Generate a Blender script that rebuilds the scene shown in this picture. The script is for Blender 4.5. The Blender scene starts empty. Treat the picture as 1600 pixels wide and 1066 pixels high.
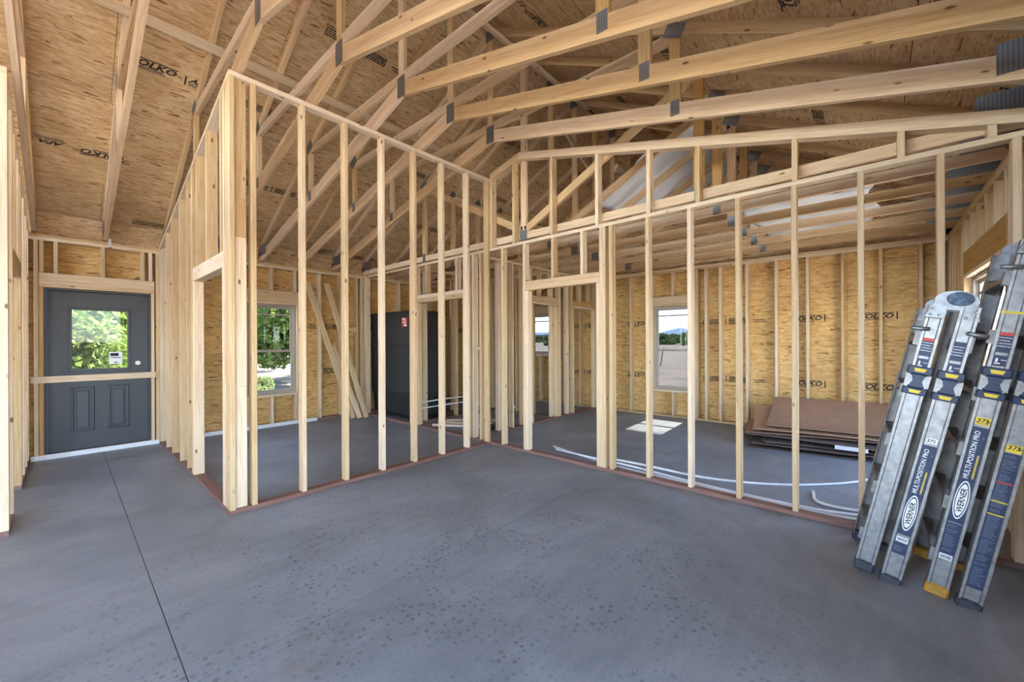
import bpy, bmesh, math, random
from mathutils import Vector, Matrix, noise
random.seed(7)
R = math.radians
scn = bpy.context.scene
COL = scn.collection

# ------------------------------------------------------------------ camera
CAM_A, CAM_H, CAM_ROLL, CAM_F = 0.729, 1.416, -0.0045, 626.64
cam_d = bpy.data.cameras.new('camera'); cam = bpy.data.objects.new('camera', cam_d); COL.objects.link(cam)
_r = Vector((math.sin(CAM_A), -math.cos(CAM_A), 0)); _f = Vector((math.cos(CAM_A), math.sin(CAM_A), 0)); _u = Vector((0, 0, 1))
_cx = _r*math.cos(CAM_ROLL) + _u*math.sin(CAM_ROLL); _cy = _u*math.cos(CAM_ROLL) - _r*math.sin(CAM_ROLL)
cam.matrix_world = Matrix((( _cx.x, _cy.x, -_f.x, 0), (_cx.y, _cy.y, -_f.y, 0), (_cx.z, _cy.z, -_f.z, CAM_H), (0, 0, 0, 1)))
cam_d.sensor_width = 36; cam_d.lens = CAM_F/1600*36; cam_d.shift_y = 0.75/1600
cam_d.clip_start = 0.05; cam_d.clip_end = 6000
scn.camera = cam

# ------------------------------------------------------------------ sky, sun, exposure
w = bpy.data.worlds.new('sky'); scn.world = w; w.use_nodes = True
wn = w.node_tree.nodes; wl = w.node_tree.links
sky = wn.new('ShaderNodeTexSky'); sky.sky_type = 'NISHITA'; sky.sun_disc = False
sky.sun_elevation = R(51); sky.sun_rotation = R(90); sky.altitude = 1800; sky.air_density = 0.8; sky.dust_density = 0.0; sky.ozone_density = 1.5
hsv = wn.new('ShaderNodeHueSaturation'); hsv.inputs['Saturation'].default_value = .85
wl.new(sky.outputs[0], hsv.inputs['Color']); wl.new(hsv.outputs[0], wn['Background'].inputs[0]); wn['Background'].inputs[1].default_value = 0.30
sun_d = bpy.data.lights.new('sun', 'SUN'); sun_d.energy = 5.2; sun_d.angle = R(0.55); sun_d.color = (1, .95, .87)
sun = bpy.data.objects.new('sun', sun_d); COL.objects.link(sun)
sun.rotation_euler = Vector((math.cos(R(51)), 0.03, math.sin(R(51)))).to_track_quat('Z', 'Y').to_euler()
vs = scn.view_settings
vs.view_transform = 'Standard'; vs.look = 'None'; vs.gamma = 1; vs.use_curve_mapping = False
vs.exposure = 3.45

# ------------------------------------------------------------------ dimensions (metres)
YC = 3.38            # ridge line
YB = 7.50            # back wall, inner face
YR = -0.74           # right wall, inner face
XF = 7.50            # far gable wall, inner face
XL = -4.30           # wall behind the camera
HW = 2.75            # wall height
TH = 0.038; D4 = 0.089; D6 = 0.140
XPB = 3.92           # long partition, front face
YPA = 3.90           # tall partition, front face
XP2 = 0.908          # hall right partition, left face
def zr(y): return 3.10 + (4.12-abs(y-YC))*0.5      # underside of roof sheathing
def zb(y): return 2.77 + (4.12-abs(y-YC))*0.25     # underside of the vaulted chords

# ------------------------------------------------------------------ materials
def new_mat(name):
    m = bpy.data.materials.new(name); m.use_nodes = True
    return m, m.node_tree.nodes, m.node_tree.links, m.node_tree.nodes['Principled BSDF']
def sset(b, **k):
    for n, v in k.items():
        b.inputs[n.replace('_', ' ')].default_value = v
def nd(nt, t, **k):
    n = nt.new(t)
    for a, v in k.items(): setattr(n, a, v)
    return n
def ramp(nt, stops):
    r = nt.new('ShaderNodeValToRGB'); e = r.color_ramp.elements
    while len(e) < len(stops): e.new(.5)
    for i, (p, c) in enumerate(stops):
        e[i].position = p; e[i].color = (*c, 1) if len(c) == 3 else c
    return r
def local_coords(nt, lk, scale, amount=13.0):
    tc = nt.new('ShaderNodeTexCoord'); oi = nt.new('ShaderNodeObjectInfo')
    mu = nd(nt, 'ShaderNodeMath', operation='MULTIPLY'); mu.inputs[1].default_value = amount
    lk.new(oi.outputs['Random'], mu.inputs[0])
    ad = nd(nt, 'ShaderNodeVectorMath', operation='ADD'); lk.new(tc.outputs['Object'], ad.inputs[0]); lk.new(mu.outputs[0], ad.inputs[1])
    mp = nt.new('ShaderNodeMapping'); mp.inputs['Scale'].default_value = scale; lk.new(ad.outputs[0], mp.inputs[0])
    return mp, ad, oi
def mixc(nt, lk, a, b, f, blend='MIX'):
    m = nd(nt, 'ShaderNodeMix', data_type='RGBA', blend_type=blend)
    for s, v in ((0, f), (6, a), (7, b)):
        if isinstance(v, (int, float)): m.inputs[s].default_value = v
        elif isinstance(v, tuple): m.inputs[s].default_value = (*v, 1)
        else: lk.new(v, m.inputs[s])
    return m.outputs[2]

def lumber_mat(name, light, dark, knot=(.16, .07, .03), rough=.65):
    m, nt, lk, b = new_mat(name)
    mp, ad, oi = local_coords(nt, lk, (26, 26, 1.1))
    n1 = nd(nt, 'ShaderNodeTexNoise'); n1.inputs['Scale'].default_value = 2.2; n1.inputs['Detail'].default_value = 5; n1.inputs['Distortion'].default_value = 1.2
    lk.new(mp.outputs[0], n1.inputs['Vector'])
    c = ramp(nt, [(.3, dark), (.62, light)]); lk.new(n1.outputs[0], c.inputs[0])
    # tone differs from board to board
    hs = nt.new('ShaderNodeHueSaturation'); lk.new(c.outputs[0], hs.inputs['Color'])
    mr = nd(nt, 'ShaderNodeMapRange'); mr.inputs[3].default_value = .80; mr.inputs[4].default_value = 1.12; lk.new(oi.outputs['Random'], mr.inputs[0]); lk.new(mr.outputs[0], hs.inputs['Value'])
    mr2 = nd(nt, 'ShaderNodeMapRange'); mr2.inputs[3].default_value = 1.18; mr2.inputs[4].default_value = .85; lk.new(oi.outputs['Random'], mr2.inputs[0]); lk.new(mr2.outputs[0], hs.inputs['Saturation'])
    # knots
    mk = nt.new('ShaderNodeMapping'); mk.inputs['Scale'].default_value = (9, 9, 3.6); lk.new(ad.outputs[0], mk.inputs[0])
    vo = nd(nt, 'ShaderNodeTexVoronoi'); vo.inputs['Scale'].default_value = 1.0; lk.new(mk.outputs[0], vo.inputs['Vector'])
    kr = ramp(nt, [(.055, (1, 1, 1)), (.105, (0, 0, 0))]); lk.new(vo.outputs['Distance'], kr.inputs[0])
    col = mixc(nt, lk, hs.outputs[0], knot, kr.outputs[0])
    lk.new(col, b.inputs['Base Color']); sset(b, Roughness=rough)
    bp = nt.new('ShaderNodeBump'); bp.inputs['Strength'].default_value = .12; bp.inputs['Distance'].default_value = .004
    lk.new(n1.outputs[0], bp.inputs['Height']); lk.new(bp.outputs[0], b.inputs['Normal'])
    return m
M = {}
M['pine'] = lumber_mat('pine_lumber', (.72, .53, .318), (.57, .38, .20))
M['truss'] = lumber_mat('truss_lumber', (.69, .485, .29), (.55, .35, .18))
M['orange'] = lumber_mat('fir_lumber', (.60, .375, .17), (.46, .26, .095))
M['pale'] = lumber_mat('fresh_pine', (.80, .64, .46), (.66, .48, .31))
M['treated'] = lumber_mat('treated_plate', (.25, .125, .09), (.16, .075, .052))

def osb_mat(name, cols):
    m, nt, lk, b = new_mat(name)
    mp, ad, oi = local_coords(nt, lk, (1, 1, 1), 31.0)
    nz = nd(nt, 'ShaderNodeTexNoise'); nz.inputs['Scale'].default_value = 9; nz.inputs['Detail'].default_value = 2; lk.new(ad.outputs[0], nz.inputs['Vector'])
    wv = nd(nt, 'ShaderNodeVectorMath', operation='MULTIPLY_ADD'); wv.inputs[1].default_value = (.035, .035, 0); lk.new(nz.outputs['Color'], wv.inputs[0]); lk.new(ad.outputs[0], wv.inputs[2])
    outs = []
    for k, (ang, sx, sy) in enumerate(((10, 11, 48), (-28, 11, 46), (42, 13, 40), (-62, 12, 40), (-6, 9, 60))):
        mk = nt.new('ShaderNodeMapping'); mk.inputs['Rotation'].default_value = (0, 0, R(ang)); mk.inputs['Scale'].default_value = (sx, sy, 1); mk.inputs['Location'].default_value = (k*3.7, k*1.3, 0)
        lk.new(wv.outputs[0], mk.inputs[0])
        vo = nd(nt, 'ShaderNodeTexVoronoi', voronoi_dimensions='2D'); vo.inputs['Scale'].default_value = 1; lk.new(mk.outputs[0], vo.inputs['Vector'])
        sp = nt.new('ShaderNodeSeparateColor'); lk.new(vo.outputs['Color'], sp.inputs[0])
        outs.append((sp.outputs[0], sp.outputs[1], vo.outputs['Distance']))
    # flakes of the upper layers hide those below
    v = outs[0][0]
    for r_, g_, d_ in outs[1:]:
        gt = nd(nt, 'ShaderNodeMath', operation='GREATER_THAN'); gt.inputs[1].default_value = .55; lk.new(g_, gt.inputs[0])
        mx = nd(nt, 'ShaderNodeMix'); lk.new(gt.outputs[0], mx.inputs[0]); lk.new(v, mx.inputs[2]); lk.new(r_, mx.inputs[3]); v = mx.outputs[0]
    c = ramp(nt, cols); lk.new(v, c.inputs[0])
    # grain inside the flakes and broad tone
    mg = nt.new('ShaderNodeMapping'); mg.inputs['Scale'].default_value = (16, 150, 1); mg.inputs['Rotation'].default_value = (0, 0, R(8)); lk.new(wv.outputs[0], mg.inputs[0])
    ng = nd(nt, 'ShaderNodeTexNoise'); ng.inputs['Scale'].default_value = 1; ng.inputs['Detail'].default_value = 3; lk.new(mg.outputs[0], ng.inputs['Vector'])
    gr = ramp(nt, [(.31, (.34, .25, .17)), (.38, (.78, .71, .62)), (.5, (1, 1, 1))]); lk.new(ng.outputs[0], gr.inputs[0])
    col = mixc(nt, lk, c.outputs[0], gr.outputs[0], .8, 'MULTIPLY')
    nb = nd(nt, 'ShaderNodeTexNoise'); nb.inputs['Scale'].default_value = 2.3; lk.new(ad.outputs[0], nb.inputs['Vector'])
    br = ramp(nt, [(.3, (.82, .78, .72)), (.65, (1.0, 1.0, 1.0))]); lk.new(nb.outputs[0], br.inputs[0])
    col = mixc(nt, lk, col, br.outputs[0], 1.0, 'MULTIPLY')
    lk.new(col, b.inputs['Base Color']); sset(b, Roughness=.72)
    bp = nt.new('ShaderNodeBump'); bp.inputs['Strength'].default_value = .25; bp.inputs['Distance'].default_value = .004
    lk.new(v, bp.inputs['Height']); lk.new(bp.outputs[0], b.inputs['Normal'])
    return m
M['osb'] = osb_mat('osb_sheathing', [(0, (.24, .12, .045)), (.025, (.42, .245, .11)), (.07, (.60, .385, .19)), (.45, (.69, .475, .255)), (.75, (.77, .575, .345)), (1, (.62, .40, .20))])
M['osb_wall'] = osb_mat('osb_wall_sheathing', [(0, (.24, .11, .03)), (.025, (.42, .22, .065)), (.07, (.60, .34, .105)), (.45, (.70, .425, .145)), (.75, (.78, .52, .215)), (1, (.62, .345, .11))])

def concrete():
    m, nt, lk, b = new_mat('concrete_floor')
    g = nt.new('ShaderNodeNewGeometry'); P = g.outputs['Position']
    def noi(sc, det=4, dist=0, rough=.55):
        n = nd(nt, 'ShaderNodeTexNoise'); n.inputs['Scale'].default_value = sc; n.inputs['Detail'].default_value = det; n.inputs['Distortion'].default_value = dist; n.inputs['Roughness'].default_value = rough
        lk.new(P, n.inputs['Vector']); return n.outputs[0]
    base = ramp(nt, [(.28, (.155, .176, .19)), (.5, (.228, .256, .275)), (.72, (.31, .338, .357))])
    lk.new(noi(.9, 7, .6, .62), base.inputs[0])
    fine = ramp(nt, [(.3, (.86, .86, .86)), (.7, (1.08, 1.08, 1.08))]); lk.new(noi(60, 4), fine.inputs[0])
    col = mixc(nt, lk, base.outputs[0], fine.outputs[0], .8, 'MULTIPLY')
    # trowel marks
    mp = nt.new('ShaderNodeMapping'); mp.inputs['Rotation'].default_value = (0, 0, R(32)); mp.inputs['Scale'].default_value = (1.2, 9, 1); lk.new(P, mp.inputs[0])
    tn = nd(nt, 'ShaderNodeTexNoise'); tn.inputs['Scale'].default_value = 1.6; tn.inputs['Detail'].default_value = 6; lk.new(mp.outputs[0], tn.inputs['Vector'])
    tr = ramp(nt, [(.35, (.86, .87, .88)), (.62, (1.06, 1.06, 1.06))]); lk.new(tn.outputs[0], tr.inputs[0])
    col = mixc(nt, lk, col, tr.outputs[0], .45, 'MULTIPLY')
    # dirt stains, brown
    st = ramp(nt, [(.60, (0, 0, 0)), (.76, (1, 1, 1))]); lk.new(noi(1.7, 5, .8), st.inputs[0])
    stf = nd(nt, 'ShaderNodeMath', operation='MULTIPLY'); stf.inputs[1].default_value = .55; lk.new(st.outputs[0], stf.inputs[0])
    col = mixc(nt, lk, col, (.16, .135, .11), stf.outputs[0])
    # dried drip spots
    vo = nd(nt, 'ShaderNodeTexVoronoi', voronoi_dimensions='2D'); vo.inputs['Scale'].default_value = 21; lk.new(P, vo.inputs['Vector'])
    sp = nt.new('ShaderNodeSeparateColor'); lk.new(vo.outputs['Color'], sp.inputs[0])
    rad = nd(nt, 'ShaderNodeMapRange'); rad.inputs[3].default_value = .04; rad.inputs[4].default_value = .27; lk.new(sp.outputs[0], rad.inputs[0])
    lt = nd(nt, 'ShaderNodeMath', operation='LESS_THAN'); lk.new(vo.outputs['Distance'], lt.inputs[0]); lk.new(rad.outputs[0], lt.inputs[1])
    # they lie in one part of the slab
    ds = nd(nt, 'ShaderNodeVectorMath', operation='DISTANCE'); ds.inputs[1].default_value = (1.75, 2.0, 0); lk.new(P, ds.inputs[0])
    dm = nd(nt, 'ShaderNodeMapRange'); dm.inputs[1].default_value = 1.3; dm.inputs[2].default_value = 2.4; dm.inputs[3].default_value = 1; dm.inputs[4].default_value = 0; lk.new(ds.outputs['Value'], dm.inputs[0])
    on = ramp(nt, [(.40, (0, 0, 0)), (.58, (1, 1, 1))]); lk.new(noi(2.6, 3), on.inputs[0])
    a1 = nd(nt, 'ShaderNodeMath', operation='MULTIPLY'); lk.new(lt.outputs[0], a1.inputs[0]); lk.new(dm.outputs[0], a1.inputs[1])
    a2 = nd(nt, 'ShaderNodeMath', operation='MULTIPLY'); lk.new(a1.outputs[0], a2.inputs[0]); lk.new(on.outputs[0], a2.inputs[1])
    a3 = nd(nt, 'ShaderNodeMath', operation='MULTIPLY'); lk.new(a2.outputs[0], a3.inputs[0]); a3.inputs[1].default_value = .72
    col = mixc(nt, lk, col, (.10, .105, .11), a3.outputs[0])
    # hairline crack
    lk.new(col, b.inputs['Base Color'])
    rr = nd(nt, 'ShaderNodeMapRange'); rr.inputs[3].default_value = .42; rr.inputs[4].default_value = .66; lk.new(noi(1.3, 5), rr.inputs[0]); lk.new(rr.outputs[0], b.inputs['Roughness'])
    bp = nt.new('ShaderNodeBump'); bp.inputs['Strength'].default_value = .12; bp.inputs['Distance'].default_value = .003; lk.new(tn.outputs[0], bp.inputs['Height']); lk.new(bp.outputs[0], b.inputs['Normal'])
    return m
M['concrete'] = concrete()

def plain(name, col, rough=.5, metal=0, bump=0, bscale=40, var=0, **k):
    m, nt, lk, b = new_mat(name)
    sset(b, Roughness=rough, Metallic=metal, **k)
    tc = nt.new('ShaderNodeTexCoord')
    n = nd(nt, 'ShaderNodeTexNoise'); n.inputs['Scale'].default_value = bscale; n.inputs['Detail'].default_value = 5; lk.new(tc.outputs['Object'], n.inputs['Vector'])
    v = var or .06
    c = ramp(nt, [(.3, tuple(x*(1-v) for x in col)), (.7, tuple(min(1, x*(1+v)) for x in col))]); lk.new(n.outputs[0], c.inputs[0]); lk.new(c.outputs[0], b.inputs['Base Color'])
    if bump:
        bp = nt.new('ShaderNodeBump'); bp.inputs['Strength'].default_value = bump; bp.inputs['Distance'].default_value = .004; lk.new(n.outputs[0], bp.inputs['Height']); lk.new(bp.outputs[0], b.inputs['Normal'])
    return m
M['joint'] = plain('joint_filler', (.13, .12, .105), .9)
M['felt'] = plain('roof_felt', (.02, .02, .02), .9)
M['door'] = plain('charcoal_door_paint', (.042, .043, .046), .45, bump=.05, bscale=120)
M['door_frame'] = plain('dark_door_frame', (.035, .035, .037), .5)
M['vinyl'] = plain('taupe_vinyl', (.40, .33, .26), .45)
M['white'] = plain('white_plastic', (.78, .78, .76), .45)
M['whitefilm'] = plain('white_house_wrap', (.75, .75, .75), .6)
M['alu'] = plain('scuffed_aluminium', (.30, .30, .30), .40, .75, bump=.1, bscale=25, var=.22)
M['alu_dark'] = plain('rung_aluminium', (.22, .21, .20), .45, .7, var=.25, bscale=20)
M['steel'] = plain('hinge_steel', (.27, .28, .29), .42, .7, var=.25, bscale=30)
M['navy'] = plain('navy_plastic', (.012, .026, .075), .4, var=.15)
M['navy_label'] = plain('navy_label', (.018, .035, .085), .45, var=.3, bscale=60)
M['blue_badge'] = plain('worn_blue_badge', (.055, .10, .16), .5, var=.7, bscale=50)
M['yellow'] = plain('yellow_plastic', (.78, .58, .04), .5)
M['amber'] = plain('amber_rubber_foot', (.42, .22, .025), .6, var=.2)
M['rubber'] = plain('dark_rubber_foot', (.035, .042, .055), .6, var=.3)
M['white_ink'] = plain('white_ink', (.85, .85, .85), .5)
M['red_ink'] = plain('red_ink', (.62, .06, .04), .5)
M['black_ink'] = plain('black_ink', (.018, .016, .014), .8)
M['black_fibreglass'] = plain('black_fibreglass', (.014, .014, .015), .5, bump=.25, bscale=14, var=.35)
M['cardboard'] = plain('cardboard', (.37, .215, .135), .85, var=.08, bscale=6)
M['cardboard2'] = plain('tan_cardboard', (.50, .31, .18), .85, var=.08, bscale=6)
M['cardboard3'] = plain('grey_brown_cardboard', (.16, .12, .095), .85, var=.15, bscale=6)
M['ivory'] = plain('knob_hole_light', (.85, .80, .62), .4)  # pale colour for the light showing through the door's knob hole
M['abs'] = plain('black_pipe', (.012, .012, .013), .35)
M['zinc'] = plain('zinc_clip', (.62, .62, .62), .4, .8)
def gusset():
    m, nt, lk, b = new_mat('toothed_metal_plate')
    tc = nt.new('ShaderNodeTexCoord')
    mp = nt.new('ShaderNodeMapping'); mp.inputs['Scale'].default_value = (0, 55, 150); lk.new(tc.outputs['Object'], mp.inputs[0])
    br = nt.new('ShaderNodeTexVoronoi'); br.inputs['Scale'].default_value = 1; br.inputs['Randomness'].default_value = 0; lk.new(mp.outputs[0], br.inputs['Vector'])
    c = ramp(nt, [(.24, (.10, .098, .095)), (.36, (.24, .235, .23))]); lk.new(br.outputs['Distance'], c.inputs[0]); lk.new(c.outputs[0], b.inputs['Base Color'])
    sset(b, Metallic=.6, Roughness=.5); return m
M['gusset'] = gusset()
def glass(name, tint):
    m, nt, lk, b = new_mat(name); o = nt['Material Output']; m.use_transparent_shadow = True
    t = nt.new('ShaderNodeBsdfTransparent'); t.inputs[0].default_value = (*tint, 1)
    gl = nt.new('ShaderNodeBsdfGlossy'); gl.inputs['Roughness'].default_value = .02
    lw = nt.new('ShaderNodeLayerWeight'); lw.inputs[0].default_value = .5
    pw = nd(nt, 'ShaderNodeMath', operation='POWER'); pw.inputs[1].default_value = 5; lk.new(lw.outputs['Facing'], pw.inputs[0])
    fr = nd(nt, 'ShaderNodeMapRange'); fr.inputs[3].default_value = .012; fr.inputs[4].default_value = .7; lk.new(pw.outputs[0], fr.inputs[0])
    mx = nt.new('ShaderNodeMixShader'); lk.new(fr.outputs[0], mx.inputs[0]); lk.new(t.outputs[0], mx.inputs[1]); lk.new(gl.outputs[0], mx.inputs[2]); lk.new(mx.outputs[0], o.inputs[0]); return m
M['glass'] = glass('window_glass', (.68, .69, .687)); M['glass_dim'] = glass('dimmed_window_glass', (.37, .376, .374)); M['glass_clear'] = glass('clear_glass', (.97, .975, .972))  # tints dim the outside view; the clear one admits more daylight
def ground():
    m, nt, lk, b = new_mat('dry_ground')
    g = nt.new('ShaderNodeNewGeometry')
    n = nd(nt, 'ShaderNodeTexNoise'); n.inputs['Scale'].default_value = .55; n.inputs['Detail'].default_value = 8; n.inputs['Roughness'].default_value = .7; lk.new(g.outputs['Position'], n.inputs['Vector'])
    c = ramp(nt, [(.36, (.09, .075, .045)), (.48, (.135, .098, .072)), (.62, (.175, .13, .10))]); lk.new(n.outputs[0], c.inputs[0]); lk.new(c.outputs[0], b.inputs['Base Color']); sset(b, Roughness=.95); return m
M['ground'] = ground()
M['bark'] = plain('juniper_bark', (.13, .10, .075), .9, bump=.4, bscale=15, var=.3)
def leafmat(name, a, b_):
    m, nt, lk, b = new_mat(name)
    g = nt.new('ShaderNodeNewGeometry')
    c = ramp(nt, [(0, a), (1, b_)]); lk.new(g.outputs['Random Per Island'], c.inputs[0]); lk.new(c.outputs[0], b.inputs['Base Color']); sset(b, Roughness=.7)
    tl = nt.new('ShaderNodeBsdfTranslucent'); lk.new(c.outputs[0], tl.inputs[0]); mx = nt.new('ShaderNodeMixShader'); mx.inputs[0].default_value = .42
    lk.new(b.outputs[0], mx.inputs[1]); lk.new(tl.outputs[0], mx.inputs[2]); lk.new(mx.outputs[0], nt['Material Output'].inputs[0])
    return m
M['juniper'] = leafmat('juniper_leaves', (.12, .19, .03), (.33, .41, .10))
M['sage'] = leafmat('sagebrush_leaves', (.15, .21, .07), (.32, .36, .14))
M['farbush'] = leafmat('distant_scrub', (.045, .085, .03), (.12, .18, .06))
M['mountain'] = plain('hazy_blue_mountain', (.075, .14, .24), 1.0, var=.05, bscale=.004)  # distance haze mixed into the base colour as blue

# ------------------------------------------------------------------ mesh helpers
def tag(o, label=None, cat=None, group=None, kind=None):
    for k, v in (('label', label), ('category', cat), ('group', group), ('kind', kind)):
        if v: o[k] = v
    return o
def empty(name, loc=(0, 0, 0), rot=(0, 0, 0)):
    o = bpy.data.objects.new(name, None); o.empty_display_size = .1; o.location = loc; o.rotation_euler = rot; COL.objects.link(o); return o
def link(name, me, mat, parent=None, mw=None, local=False):
    """mesh object; mw = matrix in world (or in the parent's frame when local)"""
    o = bpy.data.objects.new(name, me); COL.objects.link(o)
    if mat is not None and not me.materials: me.materials.append(M[mat] if isinstance(mat, str) else mat)
    if mw is not None: o.matrix_basis = mw
    if parent is not None:
        o.parent = parent
        if not local:
            loc = Matrix.Identity(4); p = parent
            while p is not None:
                loc = p.matrix_basis @ loc if p.parent is None else p.matrix_parent_inverse @ p.matrix_basis @ loc
                p = p.parent
            o.matrix_parent_inverse = loc.inverted()
    return o
def mesh(name, verts, faces, smooth=False):
    me = bpy.data.meshes.new(name); me.from_pydata([tuple(v) for v in verts], [], faces); me.update()
    if smooth:
        for p in me.polygons: p.use_smooth = True
    return me
_cache = {}
def stick_mesh(a, b, L, mat, ch=.003):
    """board a x b, length L along local z, long edges eased"""
    key = (round(a, 4), round(b, 4), round(L, 3), mat)
    if key in _cache: return _cache[key]
    x, y = a/2, b/2
    pr = [(x-ch, -y), (x, -y+ch), (x, y-ch), (x-ch, y), (-x+ch, y), (-x, y-ch), (-x, -y+ch), (-x+ch, -y)]
    v = [(p[0], p[1], 0) for p in pr] + [(p[0], p[1], L) for p in pr]
    f = [(i, (i+1) % 8, 8+(i+1) % 8, 8+i) for i in range(8)] + [tuple(range(7, -1, -1)), tuple(range(8, 16))]
    me = mesh('board', v, f); me.materials.append(M[mat]); _cache[key] = me
    return me
def board(name, parent, lo, hi, mat='pine', local=False):
    """axis-aligned piece of lumber between two corners"""
    lo, hi = Vector(lo), Vector(hi); d = hi-lo; c = (lo+hi)/2
    ax = max(range(3), key=lambda i: d[i]); o1, o2 = (ax+1) % 3, (ax+2) % 3
    e = [Vector((1, 0, 0)), Vector((0, 1, 0)), Vector((0, 0, 1))]
    rot = Matrix((e[o1], e[o2], e[ax])).transposed().to_4x4()
    org = c.copy(); org[ax] = lo[ax]
    return link(name, stick_mesh(d[o1], d[o2], d[ax], mat), None, parent, Matrix.Translation(org) @ rot, local)
def beam(name, parent, p0, p1, side, a, b, mat='pine', local=False):
    """straight member from p0 to p1; `side` ~ direction of its a-dimension"""
    p0, p1 = Vector(p0), Vector(p1); z = (p1-p0); L = z.length; z.normalize()
    x = Vector(side); x = (x - z*x.dot(z)).normalized(); y = z.cross(x)
    m = Matrix((x, y, z)).transposed().to_4x4(); m.translation = p0
    return link(name, stick_mesh(a, b, L, mat), None, parent, m, local)
def prism(name, parent, poly, x0, x1, mat, axis=None, local=False):
    """polygon in (y,z) extruded from x0 to x1; local z runs along `axis` (y,z)"""
    ax = Vector((0, *axis)).normalized() if axis else Vector((0, 0, 1))
    z = ax; x = Vector((1, 0, 0)); y = z.cross(x)
    org = Vector((x0, poly[0][0], poly[0][1]))
    m = Matrix((x, y, z)).transposed().to_4x4(); m.translation = org; mi = m.inverted()
    n = len(poly)
    a = sum(poly[i][0]*poly[(i+1) % n][1]-poly[(i+1) % n][0]*poly[i][1] for i in range(n))
    if a < 0: poly = poly[::-1]
    v = [mi @ Vector((xx, p[0], p[1])) for xx in (x0, x1) for p in poly]
    f = [(i, n+i, n+(i+1) % n, (i+1) % n)[::-1] for i in range(n)] + [tuple(range(n-1, -1, -1)), tuple(range(n, 2*n))]
    me = mesh(name, v, f); me.materials.append(M[mat])
    return link(name, me, None, parent, m, local)
def boxmesh(lo, hi, ch=0):
    bm = bmesh.new(); bmesh.ops.create_cube(bm, size=1)
    for v in bm.verts: v.co = Vector(((lo[i]+hi[i])/2+v.co[i]*(hi[i]-lo[i]) for i in range(3)))
    if ch: bmesh.ops.bevel(bm, geom=bm.edges[:], offset=ch, segments=1, affect='EDGES')
    me = bpy.data.meshes.new('box'); bm.to_mesh(me); bm.free(); return me
def box(name, parent, lo, hi, mat, ch=0, local=False):
    return link(name, boxmesh(lo, hi, ch), mat, parent, Matrix.Identity(4), local)
def multibox(name, parent, boxes, mat, ch=0, local=False):
    bm = bmesh.new()
    for lo, hi in boxes:
        r = bmesh.ops.create_cube(bm, size=1)
        for v in r['verts']: v.co = Vector(((lo[i]+hi[i])/2+v.co[i]*(hi[i]-lo[i]) for i in range(3)))
    if ch: bmesh.ops.bevel(bm, geom=bm.edges[:], offset=ch, segments=1, affect='EDGES')
    me = bpy.data.meshes.new(name); bm.to_mesh(me); bm.free()
    return link(name, me, mat, parent, Matrix.Identity(4), local)
def catmull(pts, n=8):
    pts = [Vector(p) for p in pts]; P = [pts[0]*2-pts[1]] + pts + [pts[-1]*2-pts[-2]]; out = []
    for i in range(1, len(P)-2):
        for k in range(n):
            t = k/n; a, b, c, d = P[i-1], P[i], P[i+1], P[i+2]
            out.append(.5*((2*b)+(c-a)*t+(2*a-5*b+4*c-d)*t*t+(3*b-a-3*c+d)*t**3))
    return out+[pts[-1]]
def tube(name, parent, pts, r, mat, seg=8, smooth=True, n=8, local=False):
    P = catmull(pts, n) if n > 1 else [Vector(p) for p in pts]
    v, f = [], []
    for i, p in enumerate(P):
        t = (P[min(i+1, len(P)-1)]-P[max(i-1, 0)]).normalized()
        up = Vector((0, 0, 1)) if abs(t.z) < .95 else Vector((1, 0, 0))
        a = t.cross(up).normalized(); b = a.cross(t)
        for k in range(seg):
            an = 2*math.pi*k/seg; v.append(p+(a*math.cos(an)+b*math.sin(an))*r)
    for i in range(len(P)-1):
        for k in range(seg):
            f.append((i*seg+k, i*seg+(k+1) % seg, (i+1)*seg+(k+1) % seg, (i+1)*seg+k))
    f += [tuple(range(seg-1, -1, -1)), tuple(range((len(P)-1)*seg, len(P)*seg))]
    me = mesh(name, v, f, smooth)
    return link(name, me, mat, parent, Matrix.Identity(4), local)

# lettering --------------------------------------------------------------
_tc = {}
def text2d(s, size=1.0, shear=0.0, bold=0.0, sx=1.0):
    """2-D verts and faces of a string, height about `size`, starting at the origin"""
    key = (s, shear, bold)
    if key not in _tc:
        cu = bpy.data.curves.new('txt', 'FONT'); cu.body = s; cu.size = 1; cu.shear = shear; cu.offset = bold; cu.resolution_u = 2
        ob = bpy.data.objects.new('txt', cu); COL.objects.link(ob)
        dg = bpy.context.evaluated_depsgraph_get(); dg.update()
        me = bpy.data.meshes.new_from_object(ob.evaluated_get(dg))
        _tc[key] = ([(v.co.x, v.co.y) for v in me.vertices], [tuple(p.vertices) for p in me.polygons])
        bpy.data.meshes.remove(me); bpy.data.objects.remove(ob); bpy.data.curves.remove(cu)
    V, F = _tc[key]; k = size/.73
    return [(x*k*sx, y*k) for x, y in V], F
class Flat:
    def __init__(s): s.v, s.f = [], []
    def add(s, V, F, x=0, y=0):
        n = len(s.v); s.v += [(a+x, b+y) for a, b in V]; s.f += [tuple(i+n for i in q) for q in F]; return s
    def rect(s, x0, y0, x1, y1, sk=0):
        return s.add([(x0, y0), (x1, y0), (x1+sk, y1), (x0+sk, y1)], [(0, 1, 2, 3)])
    def dashes(s, x0, x1, y, hgt, rnd, lo=.4, hi=1.6, gap=.35):
        x = x0
        while x < x1:
            wd = hgt*rnd.uniform(lo, hi); s.rect(x, y, min(x+wd, x1), y+hgt); x += wd+hgt*gap*rnd.uniform(.6, 2)
        return s
    def build(s, name):
        return mesh(name, [(a, b, 0) for a, b in s.v], s.f)

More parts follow.
